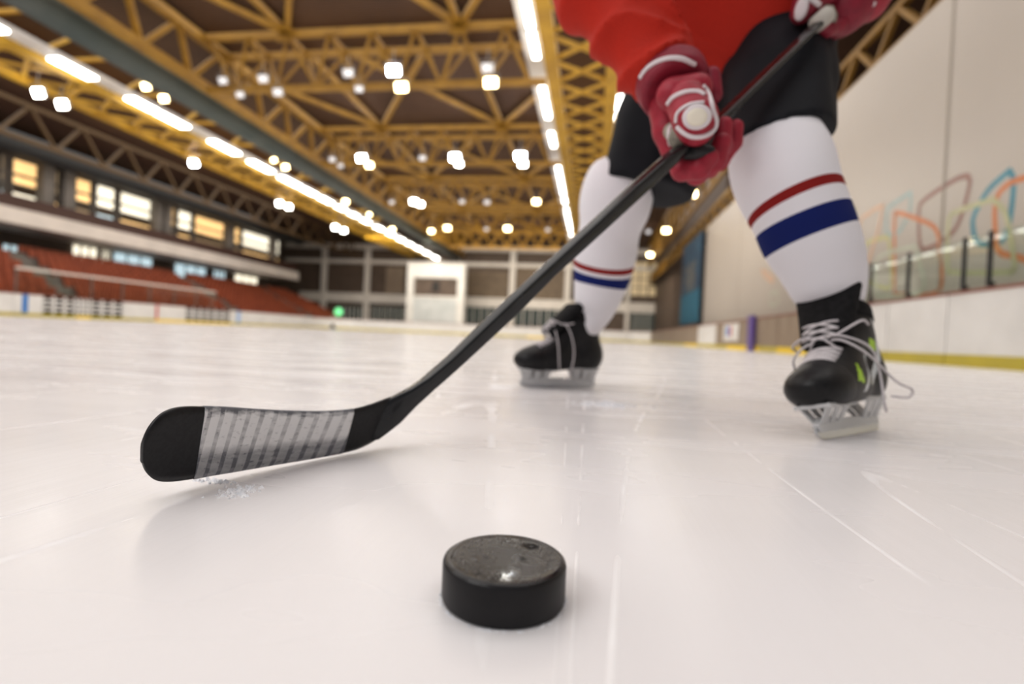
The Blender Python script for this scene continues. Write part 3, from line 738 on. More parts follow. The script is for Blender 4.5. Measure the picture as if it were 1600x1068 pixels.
# flood lamps: (pixel x, pixel y, Y, size m, material, label)
FL = [(615, 110, 19.4, .66, 'c', 'brightest white flood lamp below the nearest cross truss'), (627, 136, 18.6, .6, 'y', 'warm flood lamp just below the brightest white one'),
      (762, 106, 19.4, .6, 'o', 'unlit flood lamp above the warm one at the right of the nearest truss'), (767, 129, 18.6, .62, 'y', 'warm flood lamp near the right end of the nearest truss'),
      (544, 114, 19.4, .55, 'o', 'unlit flood lamp left of the brightest white one'), (561, 139, 18.8, .42, 'o', 'small unlit flood lamp left of the warm pair'),
      (411, 123, 19.6, .55, 'o', 'unlit flood lamp below the left joint of the nearest truss'), (434, 144, 18.8, .5, 'o', 'unlit flood lamp, lower right of a pair on the left'),
      (348, 126, 19.6, .5, 'o', 'unlit flood lamp at the left end of the nearest truss'), (375, 148, 18.8, .42, 'o', 'unlit flood lamp, lowest at the left end of the nearest truss'),
      (565, 247, 28.9, .7, 'c', 'bright white flood lamp at the left of the second truss'), (577, 258, 28.2, .55, 'y', 'warm flood lamp just below the white one at the left of the second truss'), (519, 249, 28.9, .5, 'o', 'unlit flood lamp at the left end of the second truss'), (532, 259, 28.2, .4, 'o', 'small unlit flood lamp at the left end of the second truss'),
      (660, 247, 28.9, .5, 'o', 'unlit flood lamp at the middle of the second truss'), (711, 246, 28.9, .75, 'c', 'bright white flood lamp at the middle of the second truss'), (717, 256, 28.2, .5, 'w', 'white flood lamp just below the middle one of the second truss'),
      (813, 244, 28.9, .75, 'c', 'bright white flood lamp at the right of the second truss'), (817, 256, 28.2, .55, 'w', 'white flood lamp just below the right one of the second truss'),
      (647, 315, 38.4, .75, 'w', 'white flood lamp at the left of the third truss'), (657, 319, 38.0, .6, 'w', 'white flood lamp touching the left one of the third truss'), (612, 316, 38.4, .5, 'o', 'unlit flood lamp at the left end of the third truss'),
      (722, 315, 38.4, .5, 'o', 'unlit flood lamp left of centre on the third truss'), (761, 316, 38.4, .55, 'o', 'unlit flood lamp right of centre on the third truss'), (838, 315, 38.4, .65, 'y', 'warm flood lamp at the right of the third truss'),
      (674, 361, 48, .65, 'y', 'warm flood lamp at the left of the fourth truss'), (699, 356, 48, .75, 'y', 'second warm flood lamp from the left on the fourth truss'), (760, 358, 48, .5, 'o', 'unlit flood lamp at the middle of the fourth truss'), (793, 357, 48, .75, 'y', 'warm flood lamp at the right of the fourth truss'), (856, 359, 48, .5, 'o', 'unlit flood lamp at the right end of the fourth truss'),
      (60, 145, 19.0, .68, 'w', 'white flood lamp, left of the pair under the left girder'), (97, 163, 19.0, .66, 'w', 'white flood lamp, right of the pair under the left girder'), (228, 135, 20.0, .5, 'y', 'warm flood lamp, left of the near pair beside the strip lamps'), (256, 154, 20.0, .5, 'y', 'warm flood lamp, right of the near pair beside the strip lamps'),
      (303, 255, 28.5, .7, 'c', 'single bright white flood lamp below the left girder'), (437, 318, 38, .7, 'w', 'white flood lamp, left of the middle pair below the left girder'), (451, 323, 38, .65, 'w', 'white flood lamp, right of the middle pair below the left girder'),
      (524, 355, 47, .75, 'w', 'white flood lamp, left of the far pair below the left girder'), (537, 360, 47, .7, 'w', 'white flood lamp, right of the far pair below the left girder'), (428, 250, 29.5, .4, 'y', 'warm flood lamp, left of the far pair beside the strip lamps'), (446, 261, 29.5, .5, 'y', 'warm flood lamp, right of the far pair beside the strip lamps'),
      (540, 315, 39, .6, 'y', 'warm flood lamp between the strip lamps and the duct'), (577, 335, 44, .45, 'y', 'small warm flood lamp beside the far part of the duct'), (613, 358, 50, .6, 'y', 'warm flood lamp near the far end of the duct'),
      (1081, 303, 32.5, .72, 'y', 'warm flood lamp below the red glove beyond the shorts'), (1041, 360, 43.5, .72, 'y', 'warm flood lamp above the far end of the right wall, middle of three'), (1016, 398, 56, .75, 'y', 'farthest warm flood lamp beside the right wall'), (1013, 362, 43.5, .5, 'o', 'unlit flood lamp left of the middle warm one on the right')]
proto = {}
for (px, py, Y, s, kd, lb) in FL:
    c = PY(px, py, Y)
    m = {'c': lampc, 'y': lampy, 'w': lampw, 'o': lampoff}[kd]
    o = empty('flood_lamp', c, lb, 'lamp', 'flood lamps under the roof')
    if kd not in proto:
        t = c
        lens = bevel(MB().box(t + Vector((-.5, -.06, -.34)), t + Vector((.5, .04, .34))).build('lens', m, o), 0.2)
        hs = MB().box(t + Vector((-.56, .04, -.40)), t + Vector((.56, .10, .40))).box(t + Vector((-.4, .10, -.28)), t + Vector((.4, .45, .28))).build('housing', lampbox, o)
        bevel(hs, 0.04)
        br = MB().bar(t + Vector((-.62, .1, 0)), t + Vector((-.62, .1, .6)), .06).bar(t + Vector((.62, .1, 0)), t + Vector((.62, .1, .6)), .06).bar(t + Vector((-.65, .1, .6)), t + Vector((.65, .1, .6)), .06).bar(t + Vector((0, .1, .6)), t + Vector((0, .55, 1.5)), .07).build('bracket', lampbox, o)
        proto[kd] = (lens, hs, br)
    else:
        for src in proto[kd]:
            q = src.copy(); COL.objects.link(q); q.parent = o
    s *= 0.74; o.scale = (s, s, s); o.rotation_euler = (math.radians(22), 0, 0)
# ================================================================== puck
rubber = mat('puck_rubber', (0.009, 0.008, 0.009), 0.42, spec=0.35)
vary(rubber, 40, (0.016, 0.0145, 0.016), 0.4, 0.7, 0.25, 0.0006)
wet = mat('wet_rubber', (0.012, 0.011, 0.012), 0.22, spec=0.5)
def wet_nodes():
    N, L, b = nodes(wet)
    tc = N.new('ShaderNodeTexCoord'); n = N.new('ShaderNodeTexNoise'); n.inputs['Scale'].default_value = 55; n.inputs['Detail'].default_value = 6
    L.new(tc.outputs['Object'], n.inputs['Vector'])
    r = N.new('ShaderNodeMapRange'); r.inputs['From Min'].default_value = 0.42; r.inputs['From Max'].default_value = 0.62; r.inputs['To Min'].default_value = 0.30; r.inputs['To Max'].default_value = 0.05
    L.new(n.outputs['Fac'], r.inputs['Value']); L.new(r.outputs[0], b.inputs['Roughness'])
    v = N.new('ShaderNodeTexVoronoi'); v.inputs['Scale'].default_value = 160; L.new(tc.outputs['Object'], v.inputs['Vector'])
    a = N.new('ShaderNodeMath'); a.operation = 'ADD'; L.new(n.outputs['Fac'], a.inputs[0])
    m = N.new('ShaderNodeMath'); m.operation = 'MULTIPLY'; m.inputs[1].default_value = 0.25; L.new(v.outputs['Distance'], m.inputs[0]); L.new(m.outputs[0], a.inputs[1])
    bp = N.new('ShaderNodeBump'); bp.inputs['Strength'].default_value = 0.22; bp.inputs['Distance'].default_value = 0.0007
    L.new(a.outputs[0], bp.inputs['Height']); L.new(bp.outputs[0], b.inputs['Normal'])
wet_nodes()
water = mat('water_drop', (0.10, 0.09, 0.08), 0.03, spec=0.8)
shav = vary(mat('ice_shavings', (0.93, 0.93, 0.95), 0.5), 80, (0.8, 0.82, 0.86))
pc = G(789, 868.5, 0.0254); pc.z = 0
PR = 0.0381
prof = [(0.0, 0.0), (PR - 0.003, 0.0), (PR - 0.0008, 0.0008), (PR, 0.003), (PR, 0.0222), (PR - 0.0006, 0.0240), (PR - 0.0022, 0.0252), (PR - 0.0045, 0.0254), (PR - 0.0058, 0.0249), (PR - 0.0075, 0.0247), (0.0, 0.0247)]
def lathe(prof, n=96):
    V = []; Fc = []; Mi = []
    for (r, z) in prof:
        for k in range(n): V.append((r * math.cos(2*PI*k/n), r * math.sin(2*PI*k/n), z))
    for i in range(len(prof) - 1):
        for k in range(n): Fc.append((i*n+k, i*n+(k+1)%n, (i+1)*n+(k+1)%n, (i+1)*n+k)); Mi.append(1 if i >= 5 else 0)
    return V, Fc, Mi
V, Fc, Mi = lathe(prof)
pme = mesh_from('puck', V, Fc, [rubber, wet], True, Mi)
puck = link('puck', pme); puck.location = pc
bm = bmesh.new(); bm.from_mesh(pme); bmesh.ops.remove_doubles(bm, verts=bm.verts, dist=1e-6); bm.to_mesh(pme); bm.free()
tag(puck, 'black rubber ice hockey puck with a wet top, in the foreground', 'puck')
dm = MB()
def drop(mb, x, y, r, z0):
    n, m = 8, 4
    V = [(x, y, z0 + r * 0.55)]
    for i in range(1, m + 1):
        t = i / m * PI / 2
        for k in range(n): V.append((x + r * math.sin(t) * math.cos(2*PI*k/n), y + r * math.sin(t) * math.sin(2*PI*k/n), z0 + r * 0.55 * math.cos(t)))
    F_ = [(0, 1 + k, 1 + (k + 1) % n) for k in range(n)]
    for i in range(m - 1):
        for k in range(n): F_.append((1+i*n+k, 1+(i+1)*n+k, 1+(i+1)*n+(k+1)%n, 1+i*n+(k+1)%n))
    mb.add(V, F_)
for k in range(260):
    t = random.uniform(0, 2 * PI); q = random.random()
    rr = PR * (0.60 + 0.24 * random.random()) if q < 0.7 else PR * 0.80 * math.sqrt(random.random())
    if q < 0.7 and math.sin(3.1 * t + 1.0) < -0.35: continue
    drop(dm, rr * math.cos(t), rr * math.sin(t), random.uniform(0.0005, 0.0013), 0.0247)
dme = mesh_from('water_droplets', dm.V, dm.F, [water], True)
do = link('water_droplets', dme, puck); do['kind'] = 'stuff'; do['label'] = 'water droplets on the puck top'
# crumbs of ice around the puck and under the blade
def crumbs(name, label, pts):
    mb = MB()
    for (x, y, s) in pts:
        h = s * random.uniform(0.5, 1.1); a = random.uniform(0, 6.28)
        V = [(x + s * math.cos(a + k * 2.1) * random.uniform(.6, 1.2), y + s * math.sin(a + k * 2.1) * random.uniform(.6, 1.2), 0.0) for k in range(3)] + [(x + random.uniform(-s, s) * .4, y + random.uniform(-s, s) * .4, h)]
        mb.add(V, [(0, 2, 1), (0, 1, 3), (1, 2, 3), (2, 0, 3)])
    o = mb.build(name, shav, origin=(pts[0][0], pts[0][1], 0)); tag(o, label, 'ice crumbs', kind='stuff'); return o
crumbs('ice_crumbs', 'fringe of frost crumbs around the foot of the puck', [(pc.x + (PR + random.uniform(-.0004, .0012)) * math.cos(t), pc.y + (PR + random.uniform(-.0004, .0012)) * math.sin(t), random.uniform(.0005, .0013)) for t in [random.uniform(0, 2*PI) for _ in range(240)]])
g1 = G(372, 768)
crumbs('ice_crumbs', 'small heap of scraped ice below the taped blade', [(g1.x + random.gauss(0, .008), g1.y + random.gauss(0, .009), random.uniform(.001, .0035)) for _ in range(130)])
g1 = G(340, 752)
crumbs('ice_crumbs', 'scraped ice crumbs touching the lower edge of the blade', [(g1.x + random.gauss(0, .010), g1.y + random.gauss(0, .004), random.uniform(.001, .003)) for _ in range(70)])
g1 = G(950, 632)
crumbs('ice_crumbs', 'flat patch of snow on the ice beside the far skate', [(g1.x + random.gauss(0, .03), g1.y + random.gauss(0, .03), random.uniform(.002, .006)) for _ in range(200)])

# ================================================================== stick
black_m = mat('stick_black', (0.009, 0.0085, 0.010), 0.40, spec=0.35)
black_g = mat('stick_gloss', (0.009, 0.0092, 0.0105), 0.10, spec=0.5, coat=0.15)
vary(black_m, 260, (0.014, 0.0135, 0.015), 0.4, 0.6, 0.15, 0.0004)
def stripes_node(m, c_dark, c_shadow):
    """wound cloth tape: bands across the blade from the UV map, dirty in the lower half"""
    N, L, b = nodes(m)
    uv = N.new('ShaderNodeTexCoord'); sep = N.new('ShaderNodeSeparateXYZ'); L.new(uv.outputs['UV'], sep.inputs[0])
    def mth(op, a, c=0.0):
        n = N.new('ShaderNodeMath'); n.operation = op
        for i, x in enumerate((a, c)):
            if isinstance(x, (int, float)): n.inputs[i].default_value = x
            else: L.new(x, n.inputs[i])
        return n.outputs[0]
    nz = N.new('ShaderNodeTexNoise'); nz.inputs['Scale'].default_value = 9; nz.inputs['Detail'].default_value = 6; L.new(uv.outputs['UV'], nz.inputs['Vector'])
    mp = N.new('ShaderNodeMapping'); mp.inputs['Scale'].default_value = (22, 1.2, 1); L.new(uv.outputs['UV'], mp.inputs['Vector'])
    nb = N.new('ShaderNodeTexNoise'); nb.inputs['Scale'].default_value = 1.0; nb.inputs['Detail'].default_value = 3; L.new(mp.outputs[0], nb.inputs['Vector'])
    fr = mth('FRACT', mth('ADD', mth('MULTIPLY', sep.outputs['X'], 11.0), mth('MULTIPLY', sep.outputs['Y'], -0.6)))
    edge = mth('GREATER_THAN', fr, 0.66)
    low = N.new('ShaderNodeMapRange'); low.inputs['From Min'].default_value = 0.46; low.inputs['From Max'].default_value = 0.30
    L.new(mth('ADD', sep.outputs['Y'], mth('MULTIPLY', mth('SUBTRACT', nz.outputs['Fac'], 0.5), 0.25)), low.inputs['Value'])
    top = N.new('ShaderNodeMapRange'); top.inputs['From Min'].default_value = 0.90; top.inputs['From Max'].default_value = 1.0
    L.new(mth('ADD', sep.outputs['Y'], mth('MULTIPLY', mth('SUBTRACT', nz.outputs['Fac'], 0.5), 0.3)), top.inputs['Value'])
    d1 = mth('MULTIPLY', edge, mth('MULTIPLY', mth('POWER', nz.outputs['Fac'], 1.6), 0.95))
    d2 = mth('MULTIPLY', low.outputs[0], mth('ADD', mth('MULTIPLY', nz.outputs['Fac'], 0.6), 0.30))
    n3 = N.new('ShaderNodeTexNoise'); n3.inputs['Scale'].default_value = 22; n3.inputs['Detail'].default_value = 5; L.new(uv.outputs['UV'], n3.inputs['Vector'])
    sp = N.new('ShaderNodeMapRange'); sp.inputs['From Min'].default_value = 0.60; sp.inputs['From Max'].default_value = 0.72; L.new(n3.outputs['Fac'], sp.inputs['Value'])
    dk = mth('MINIMUM', mth('ADD', mth('ADD', d1, d2), mth('ADD', mth('MULTIPLY', top.outputs[0], 0.9), mth('MULTIPLY', sp.outputs[0], 0.4))), 0.92)
    mx = N.new('ShaderNodeMix'); mx.data_type = 'RGBA'; mx.inputs['A'].default_value = b.inputs['Base Color'].default_value[:]; mx.inputs['B'].default_value = (*c_dark, 1)
    L.new(dk, mx.inputs['Factor']); L.new(mx.outputs['Result'], b.inputs['Base Color'])
    bp = N.new('ShaderNodeBump'); bp.inputs['Strength'].default_value = 0.5; bp.inputs['Distance'].default_value = 0.001
    L.new(mth('ADD', fr, n3.outputs['Fac']), bp.inputs['Height']); L.new(bp.outputs[0], b.inputs['Normal'])
tape = mat('blade_tape', (0.80, 0.80, 0.81), 0.7); stripes_node(tape, (0.10, 0.105, 0.125), (0.4, 0.4, 0.42))

bA, bB = G(272, 756.5, 0.010), G(556, 706.5, 0.002)           # lower edge of the blade at toe and heel, just off the ice
ZT = 1.10
bT = P(1290, 30, ZT)
bu = (bB - bA).normalized()
bn = bu.cross(bT - bA).normalized()
if bn.dot(CAM - bA) < 0: bn = -bn
# lay the blade a little more upright than the plane of the shaft
up_ = Vector((0, 0, 1)); nb_ = (bu.cross(up_)).normalized()
if nb_.dot(CAM - bA) < 0: nb_ = -nb_
bn = (bn * 0.45 + nb_ * 0.55).normalized()
def onblade(px, py):
    d = ray(px, py); t = (bA - CAM).dot(bn) / d.dot(bn); return CAM + d * t
top = [(222.5,711),(225.5,690),(236,669),(254,651),(275,642),(299,639.5),(329,640.5),(368,642.6),(410,645.6),(455,647.4),(500,647.4),(530,645.6),(557,641.5),(584,633),(614,620)]
bot = [(224,724),(230,738),(242,750),(260,755.4),(284,755.4),(311,752.4),(335,748.5),(380,741.6),(440,730.5),(500,718.5),(551,706.5),(572,698),(590,687),(605,674.5),(622,660)]
def curve_t(x):                                   # blade belly: bows away from the camera in the middle
    t = max(0, min(1, (x - 222) / 390)); return -0.010 * math.sin(PI * t) - 0.002
def resample(poly, n):
    a = np.array(poly, float); s = np.r_[0, np.cumsum(np.linalg.norm(np.diff(a, axis=0), axis=1))]
    u = np.linspace(0, s[-1], n); return np.stack([np.interp(u, s, a[:, i]) for i in (0, 1)], 1)
def blade_strip(x0, x1, th, name, m, parent, nx=60, grow=0.0, uvs=False, close=True):
    tp = np.array(catmull(top, 8))[:, :2] if False else np.array([(p[0], p[1]) for p in catmull([(x, y, 0) for x, y in top], 8)])
    bp_ = np.array([(p[0], p[1]) for p in catmull([(x, y, 0) for x, y in bot], 8)])
    xs = np.linspace(x0, x1, nx)
    if x0 < 230: xs = x0 + (x1 - x0) * (np.linspace(0, 1, nx) ** 1.6)
    ny = 10; V = []; Fc = []; UV = []
    for side in (1, -1):
        for i, x in enumerate(xs):
            ya = np.interp(x, tp[:, 0], tp[:, 1]); yb = np.interp(x, bp_[:, 0], bp_[:, 1])
            # slanted columns: lower points sit slightly left of upper ones
            pa = onblade(x, ya); 
            xb = x - (18 * min(1, max(0, (x - 222) / 60)) if x < 560 else 18 - 18 * min(1, (x - 560) / 50))
            yb = np.interp(xb, bp_[:, 0], bp_[:, 1]); pb = onblade(xb, yb)
            for j in range(ny + 1):
                v = j / ny; p = pa.lerp(pb, v)
                edge = min(v, 1 - v) * ny
                e = (1 - 0.45 * max(0, 1 - edge)) if ny else 1
                if x0 < 230 and i < 3: e *= (0.45, 0.75, 0.92)[i]
                g = (pb - pa).normalized() * ((v - 0.5) * 2 * grow)
                V.append(p + g + bn * (curve_t(x) + side * th / 2 * e)); UV.append(((x - x0) / (x1 - x0), 1 - v))
    n1 = nx * (ny + 1)
    for i in range(nx - 1):
        for j in range(ny):
            a = i * (ny + 1) + j
            Fc.append((a, a + 1, a + ny + 2, a + ny + 1)); Fc.append((n1 + a, n1 + a + ny + 1, n1 + a + ny + 2, n1 + a + 1))
        for j in (0, ny):
            a = i * (ny + 1) + j; q = (a, a + ny + 1, n1 + a + ny + 1, n1 + a); Fc.append(q if j == 0 else q[::-1])
    for i in (0, nx - 1):
        for j in range(ny):
            a = i * (ny + 1) + j; q = (a, n1 + a, n1 + a + 1, a + 1); Fc.append(q if i == 0 else q[::-1])
    o = put(name, V, Fc, m, parent, True)
    bm = bmesh.new(); bm.from_mesh(o.data); bmesh.ops.recalc_face_normals(bm, faces=bm.faces); bm.to_mesh(o.data); bm.free()
    uvl = o.data.uv_layers.new(name='UVMap')
    for lp in o.data.loops: uvl.data[lp.index].uv = UV[lp.vertex_index]
    return o
stick = empty('hockey_stick', (bA + bB) / 2, 'black hockey stick with a white taped blade, held by the player', 'hockey stick')
blade = blade_strip(222.6, 612, 0.0065, 'blade', black_m, stick, 80)
tp_ = blade_strip(327, 557, 0.0075, 'blade_tape', tape, blade, 70, 0.0005); tp_['label'] = 'worn white cloth tape wound on the blade'
# shaft: rounded rectangle swept from the heel to the butt end, twisting a little
zh = (onblade(600, 652) - CAM).dot(_f)
def zline(px):                                     # depth along the straight shaft
    t = (px - 600) / (1290 - 600); return 1 / ((1 - t) / zh + t / ZT)
edges = [(568,641,574,694), (584,634,592,688), (600,626,608,674), (618,615.5,626,660), (640,603,649,636.5), (665,584,676,612), (700,553,713,580), (742,511,757,540), (793,463,811,490), (849,411.5,868,432), (926,341,944,363), (984,286,1003,309), (1040,237,1058,257), (1123,176,1138,191), (1197,104,1208,117), (1262,43,1271,54), (1284,22,1293,33)]
V = []; K = 20; UVs = []
for i, (xa, ya, xb, yb) in enumerate(edges):
    xm, ym = (xa + xb) / 2, (ya + yb) / 2
    Z = zline(xm)
    if i < 4: Z = zline(xm)
    c = P(xm, ym, Z)
    axis = (bT - P(600, 650, zh)).normalized()
    wv = (P(xa, ya, Z) - P(xb, yb, Z)); w_ = wv.length / 2
    wd = wv.normalized(); view = (c - CAM).normalized()
    nn = axis.cross(wd).normalized()
    if nn.dot(view) > 0: nn = -nn
    tw = math.radians(33) * min(1, max(0, (i - 2) / 5))
    wd2 = (wd * math.cos(tw) + nn * math.sin(tw)).normalized(); nn2 = (nn * math.cos(tw) - wd * math.sin(tw)).normalized()
    dep = 0.0045 + (0.0115 - 0.0045) * min(1, i / 5)
    hw = (w_ - dep * math.sin(tw) * 0.9) / math.cos(tw)
    if i < 2: hw *= (0.86, 0.95)[i]; dep *= (0.5, 0.8)[i]
    c = c + nn2 * (-0.004 * max(0, 1 - i / 3))
    for k in range(K):
        t = 2 * PI * k / K; ct, st_ = math.cos(t), math.sin(t)
        e = 0.35
        V.append(c + wd2 * (hw * math.copysign(abs(ct) ** e, ct)) + nn2 * (dep * math.copysign(abs(st_) ** e, st_)))
Fc = [(i*K+k, i*K+(k+1)%K, (i+1)*K+(k+1)%K, (i+1)*K+k) for i in range(len(edges)-1) for k in range(K)] + [tuple(range(K-1, -1, -1)), tuple(range((len(edges)-1)*K, len(edges)*K))]
sh = put('shaft', V, Fc, black_g, stick, True)
bm = bmesh.new(); bm.from_mesh(sh.data); bmesh.ops.recalc_face_normals(bm, faces=bm.faces); bm.to_mesh(sh.data); bm.free()
vary(black_g, 30, (0.017, 0.018, 0.02), 0.4, 0.7, 0.12, 0.001)
N, L, b_ = nodes(black_g)
tcn = N.new('ShaderNodeTexCoord'); nzn = N.new('ShaderNodeTexNoise'); nzn.inputs['Scale'].default_value = 14; L.new(tcn.outputs['Object'], nzn.inputs['Vector'])
mrn = N.new('ShaderNodeMapRange'); mrn.inputs['To Min'].default_value = 0.10; mrn.inputs['To Max'].default_value = 0.30; mrn.inputs['From Min'].default_value = 0.35; mrn.inputs['From Max'].default_value = 0.65
L.new(nzn.outputs['Fac'], mrn.inputs['Value']); L.new(mrn.outputs[0], b_.inputs['Roughness'])
# butt end knob of tape
ax = (bT - P(600, 650, zh)).normalized(); e0 = P(1287, 28, ZT)
MB().tube([e0 - ax * 0.03, e0 + ax * 0.012, e0 + ax * 0.02], [0.017, 0.018, 0.012], 16).build('butt_tape', mat('butt_tape', (0.5, 0.47, 0.42), 0.7), stick, True)

# ================================================================== the player
skin = vary(mat('skin', (0.60, 0.38, 0.28), 0.5), 20, (0.55, 0.33, 0.24))
jer = mat('jersey_red', (0.50, 0.028, 0.012), 0.7, spec=0.25)
vary(jer, 420, (0.44, 0.022, 0.010), 0.4, 0.6, 0.2, 0.0006)
short_m = vary(mat('shorts_black', (0.0085, 0.009, 0.012), 0.7, spec=0.2), 8, (0.015, 0.0155, 0.020), 0.4, 0.7, 0.1, 0.01)
sockw = mat('sock_white', (0.83, 0.81, 0.84), 0.8, spec=0.2)
sockr = mat('sock_red', (0.27, 0.018, 0.016), 0.8, spec=0.2)
sockb = mat('sock_blue', (0.010, 0.020, 0.135), 0.8, spec=0.2)
def ribs(m):
    N, L, b = nodes(m)
    tc = N.new('ShaderNodeTexCoord'); mp = N.new('ShaderNodeMapping'); mp.inputs['Scale'].default_value = (60, 30, 1); L.new(tc.outputs['UV'], mp.inputs['Vector'])
    w = N.new('ShaderNodeTexWave'); w.inputs['Scale'].default_value = 1; w.inputs['Distortion'].default_value = 0.6; L.new(mp.outputs[0], w.inputs['Vector'])
    n = N.new('ShaderNodeTexNoise'); n.inputs['Scale'].default_value = 12; n.inputs['Detail'].default_value = 5; L.new(tc.outputs['Object'], n.inputs['Vector'])
    a = N.new('ShaderNodeMath'); a.operation = 'MULTIPLY_ADD'; a.inputs[1].default_value = 0.35; L.new(w.outputs['Fac'], a.inputs[0]); L.new(n.outputs['Fac'], a.inputs[2])
    bp = N.new('ShaderNodeBump'); bp.inputs['Strength'].default_value = 0.3; bp.inputs['Distance'].default_value = 0.004; L.new(a.outputs[0], bp.inputs['Height']); L.new(bp.outputs[0], b.inputs['Normal'])
for m in (sockw, sockr, sockb): ribs(m)
gl_red = vary(mat('glove_red', (0.37, 0.018, 0.040), 0.5), 60, (0.31, 0.014, 0.032), 0.4, 0.6, 0.15, 0.001)
gl_dark = vary(mat('glove_cuff_red', (0.26, 0.010, 0.030), 0.55), 60, (0.22, 0.009, 0.026), 0.4, 0.6, 0.15, 0.001)
gl_white = mat('glove_white', (0.72, 0.66, 0.67), 0.5)
gl_cream = mat('badge_cream', (0.80, 0.74, 0.62), 0.5)
gl_palm = vary(mat('glove_palm', (0.36, 0.33, 0.26), 0.6), 40, (0.18, 0.16, 0.13))
gl_black = mat('glove_palm_black', (0.016, 0.015, 0.016), 0.5)
boot_m = vary(mat('boot_black', (0.009, 0.0085, 0.009), 0.42, spec=0.35), 60, (0.015, 0.014, 0.015), 0.4, 0.6, 0.15, 0.001)
cap_m = vary(mat('toe_cap_black', (0.008, 0.0075, 0.008), 0.40, spec=0.35), 120, (0.014, 0.013, 0.014), 0.4, 0.7, 0.1, 0.001)
felt = vary(mat('tongue_felt', (0.008, 0.0075, 0.008), 0.75, spec=0.2), 90, (0.015, 0.014, 0.015), 0.4, 0.6, 0.3, 0.002)
lace_m = mat('lace_white', (0.66, 0.62, 0.63), 0.8)
holder_m = mat('holder_white', (0.62, 0.62, 0.62), 0.35)
steel = mat('runner_steel', (0.55, 0.56, 0.58), 0.22, metal=1.0)
acid = mat('accent_green', (0.42, 0.66, 0.03), 0.4)
silver = mat('accent_silver', (0.70, 0.74, 0.76), 0.28, metal=0.3)

Lk, La, Lh = P(1214, 238, 1.075), P(1308, 505, 1.06), P(1205, 50, 1.36)
Rk, Ra, Rh = P(966, 305, 1.565), P(915, 520, 1.69), P(1075, 80, 1.45)
pel, chest, neck = P(1150, 40, 1.39), P(1070, -160, 1.28), P(1020, -262, 1.21)
head = P(985, -345, 1.13)
Rs, Re, Rw = P(930, -215, 1.13), P(938, -28, 1.08), P(1046, 122, 1.0)
Ls, Le, Lw = P(1200, -225, 1.32), P(1395, -110, 1.33), P(1345, -32, 1.19)
# skate frames: toe and heel ends of each blade on the ice
def skate_frame(pf, pr, lean=0.0, s=1.0):
    f_, r_ = G(*pf), G(*pr); x = (f_ - r_).normalized(); z = Vector((0, 0, 1)); y = z.cross(x)
    z2 = (z * math.cos(lean) + y * math.sin(lean)); y2 = z2.cross(x)
    return f_ - x * (0.1375 * s), x, y2, z2, s
skL = skate_frame((1278, 688.5), (1383, 669.5), -0.25, 1.08)
skR = skate_frame((812, 604.5), (935, 606.3), 0.0, 1.02)
def loc2w(fr, p): o, x, y, z, s = fr; return o + (x * p[0] + y * p[1] + z * p[2]) * s
La = loc2w(skL, (-0.062, 0, 0.17)); Ra = loc2w(skR, (-0.062, 0, 0.17))
fwd = (P(1000, 0, 1.1) - P(1100, 0, 1.3)); fwd.z = 0; fwd.normalize()

def body_sdf(p):
    d = chain(p, [pel, chest, neck], [0.125, 0.135, 0.055], 0.05)
    d = smin(d, rcone(p, Rs, Ls, 0.06, 0.06), 0.04)
    d = smin(d, chain(p, [Rs, Re, Rw, P(1072, 175, 0.975)], [0.055, 0.042, 0.030, 0.034], 0.02), 0.03)
    d = smin(d, chain(p, [Ls, Le, Lw, P(1318, 15, 1.17)], [0.055, 0.042, 0.030, 0.034], 0.02), 0.03)
    d = smin(d, chain(p, [Lh, Lk, P(1279, 405, 1.095), La, loc2w(skL, (0.03, 0, 0.100))], [0.075, 0.048, 0.045, 0.026, 0.024], 0.02), 0.04)
    d = smin(d, chain(p, [Rh, Rk, P(941, 430, 1.68), Ra, loc2w(skR, (0.03, 0, 0.100))], [0.075, 0.048, 0.045, 0.026, 0.024], 0.02), 0.04)
    d = smin(d, rcone(p, neck, head, 0.055, 0.06), 0.03)
    d = smin(d, ell(p, head + Vector((0, 0, 0.02)), (0.078, 0.085, 0.115)), 0.02)
    d = smin(d, ell(p, head + fwd * 0.088 + Vector((0, 0, 0.0)), (0.014, 0.014, 0.026)), 0.012)      # nose
    d = smin(d, rcone(p, head + fwd * 0.05 + Vector((0, 0, -.07)), head + fwd * 0.06 + Vector((0, 0, -.075)), .03, .028), 0.02)   # chin
    sd = fwd.cross(Vector((0, 0, 1)))
    for s in (-1, 1):
        d = smax(d, -ell(p, head + fwd * 0.092 + sd * (0.033 * s) + Vector((0, 0, 0.025)), (0.016, 0.016, 0.011)), 0.01)   # eye sockets
        d = smin(d, ell(p, head + sd * (0.08 * s), (0.02, 0.02, 0.032)), 0.01)                       # ears
    d = smax(d, -ell(p, head + fwd * 0.098 + Vector((0, 0, -0.047)), (0.022, 0.022, 0.004)), 0.006)   # mouth
    return d
pts = [pel, chest, head, Rs, Re, Rw, Ls, Le, Lw, Lh, Lk, La, Rh, Rk, Ra]
lo = [min(p[i] for p in pts) - 0.2 for i in range(3)]; hi = [max(p[i] for p in pts) + 0.2 for i in range(3)]; lo[2] = 0.06
per = sdf_obj('person', body_sdf, lo, hi, 0.011, skin, None, None, origin=(pel.x, pel.y, 0.0))
tag(per, 'person in red jersey, black shorts and striped white socks, skating bent over the stick', 'person')

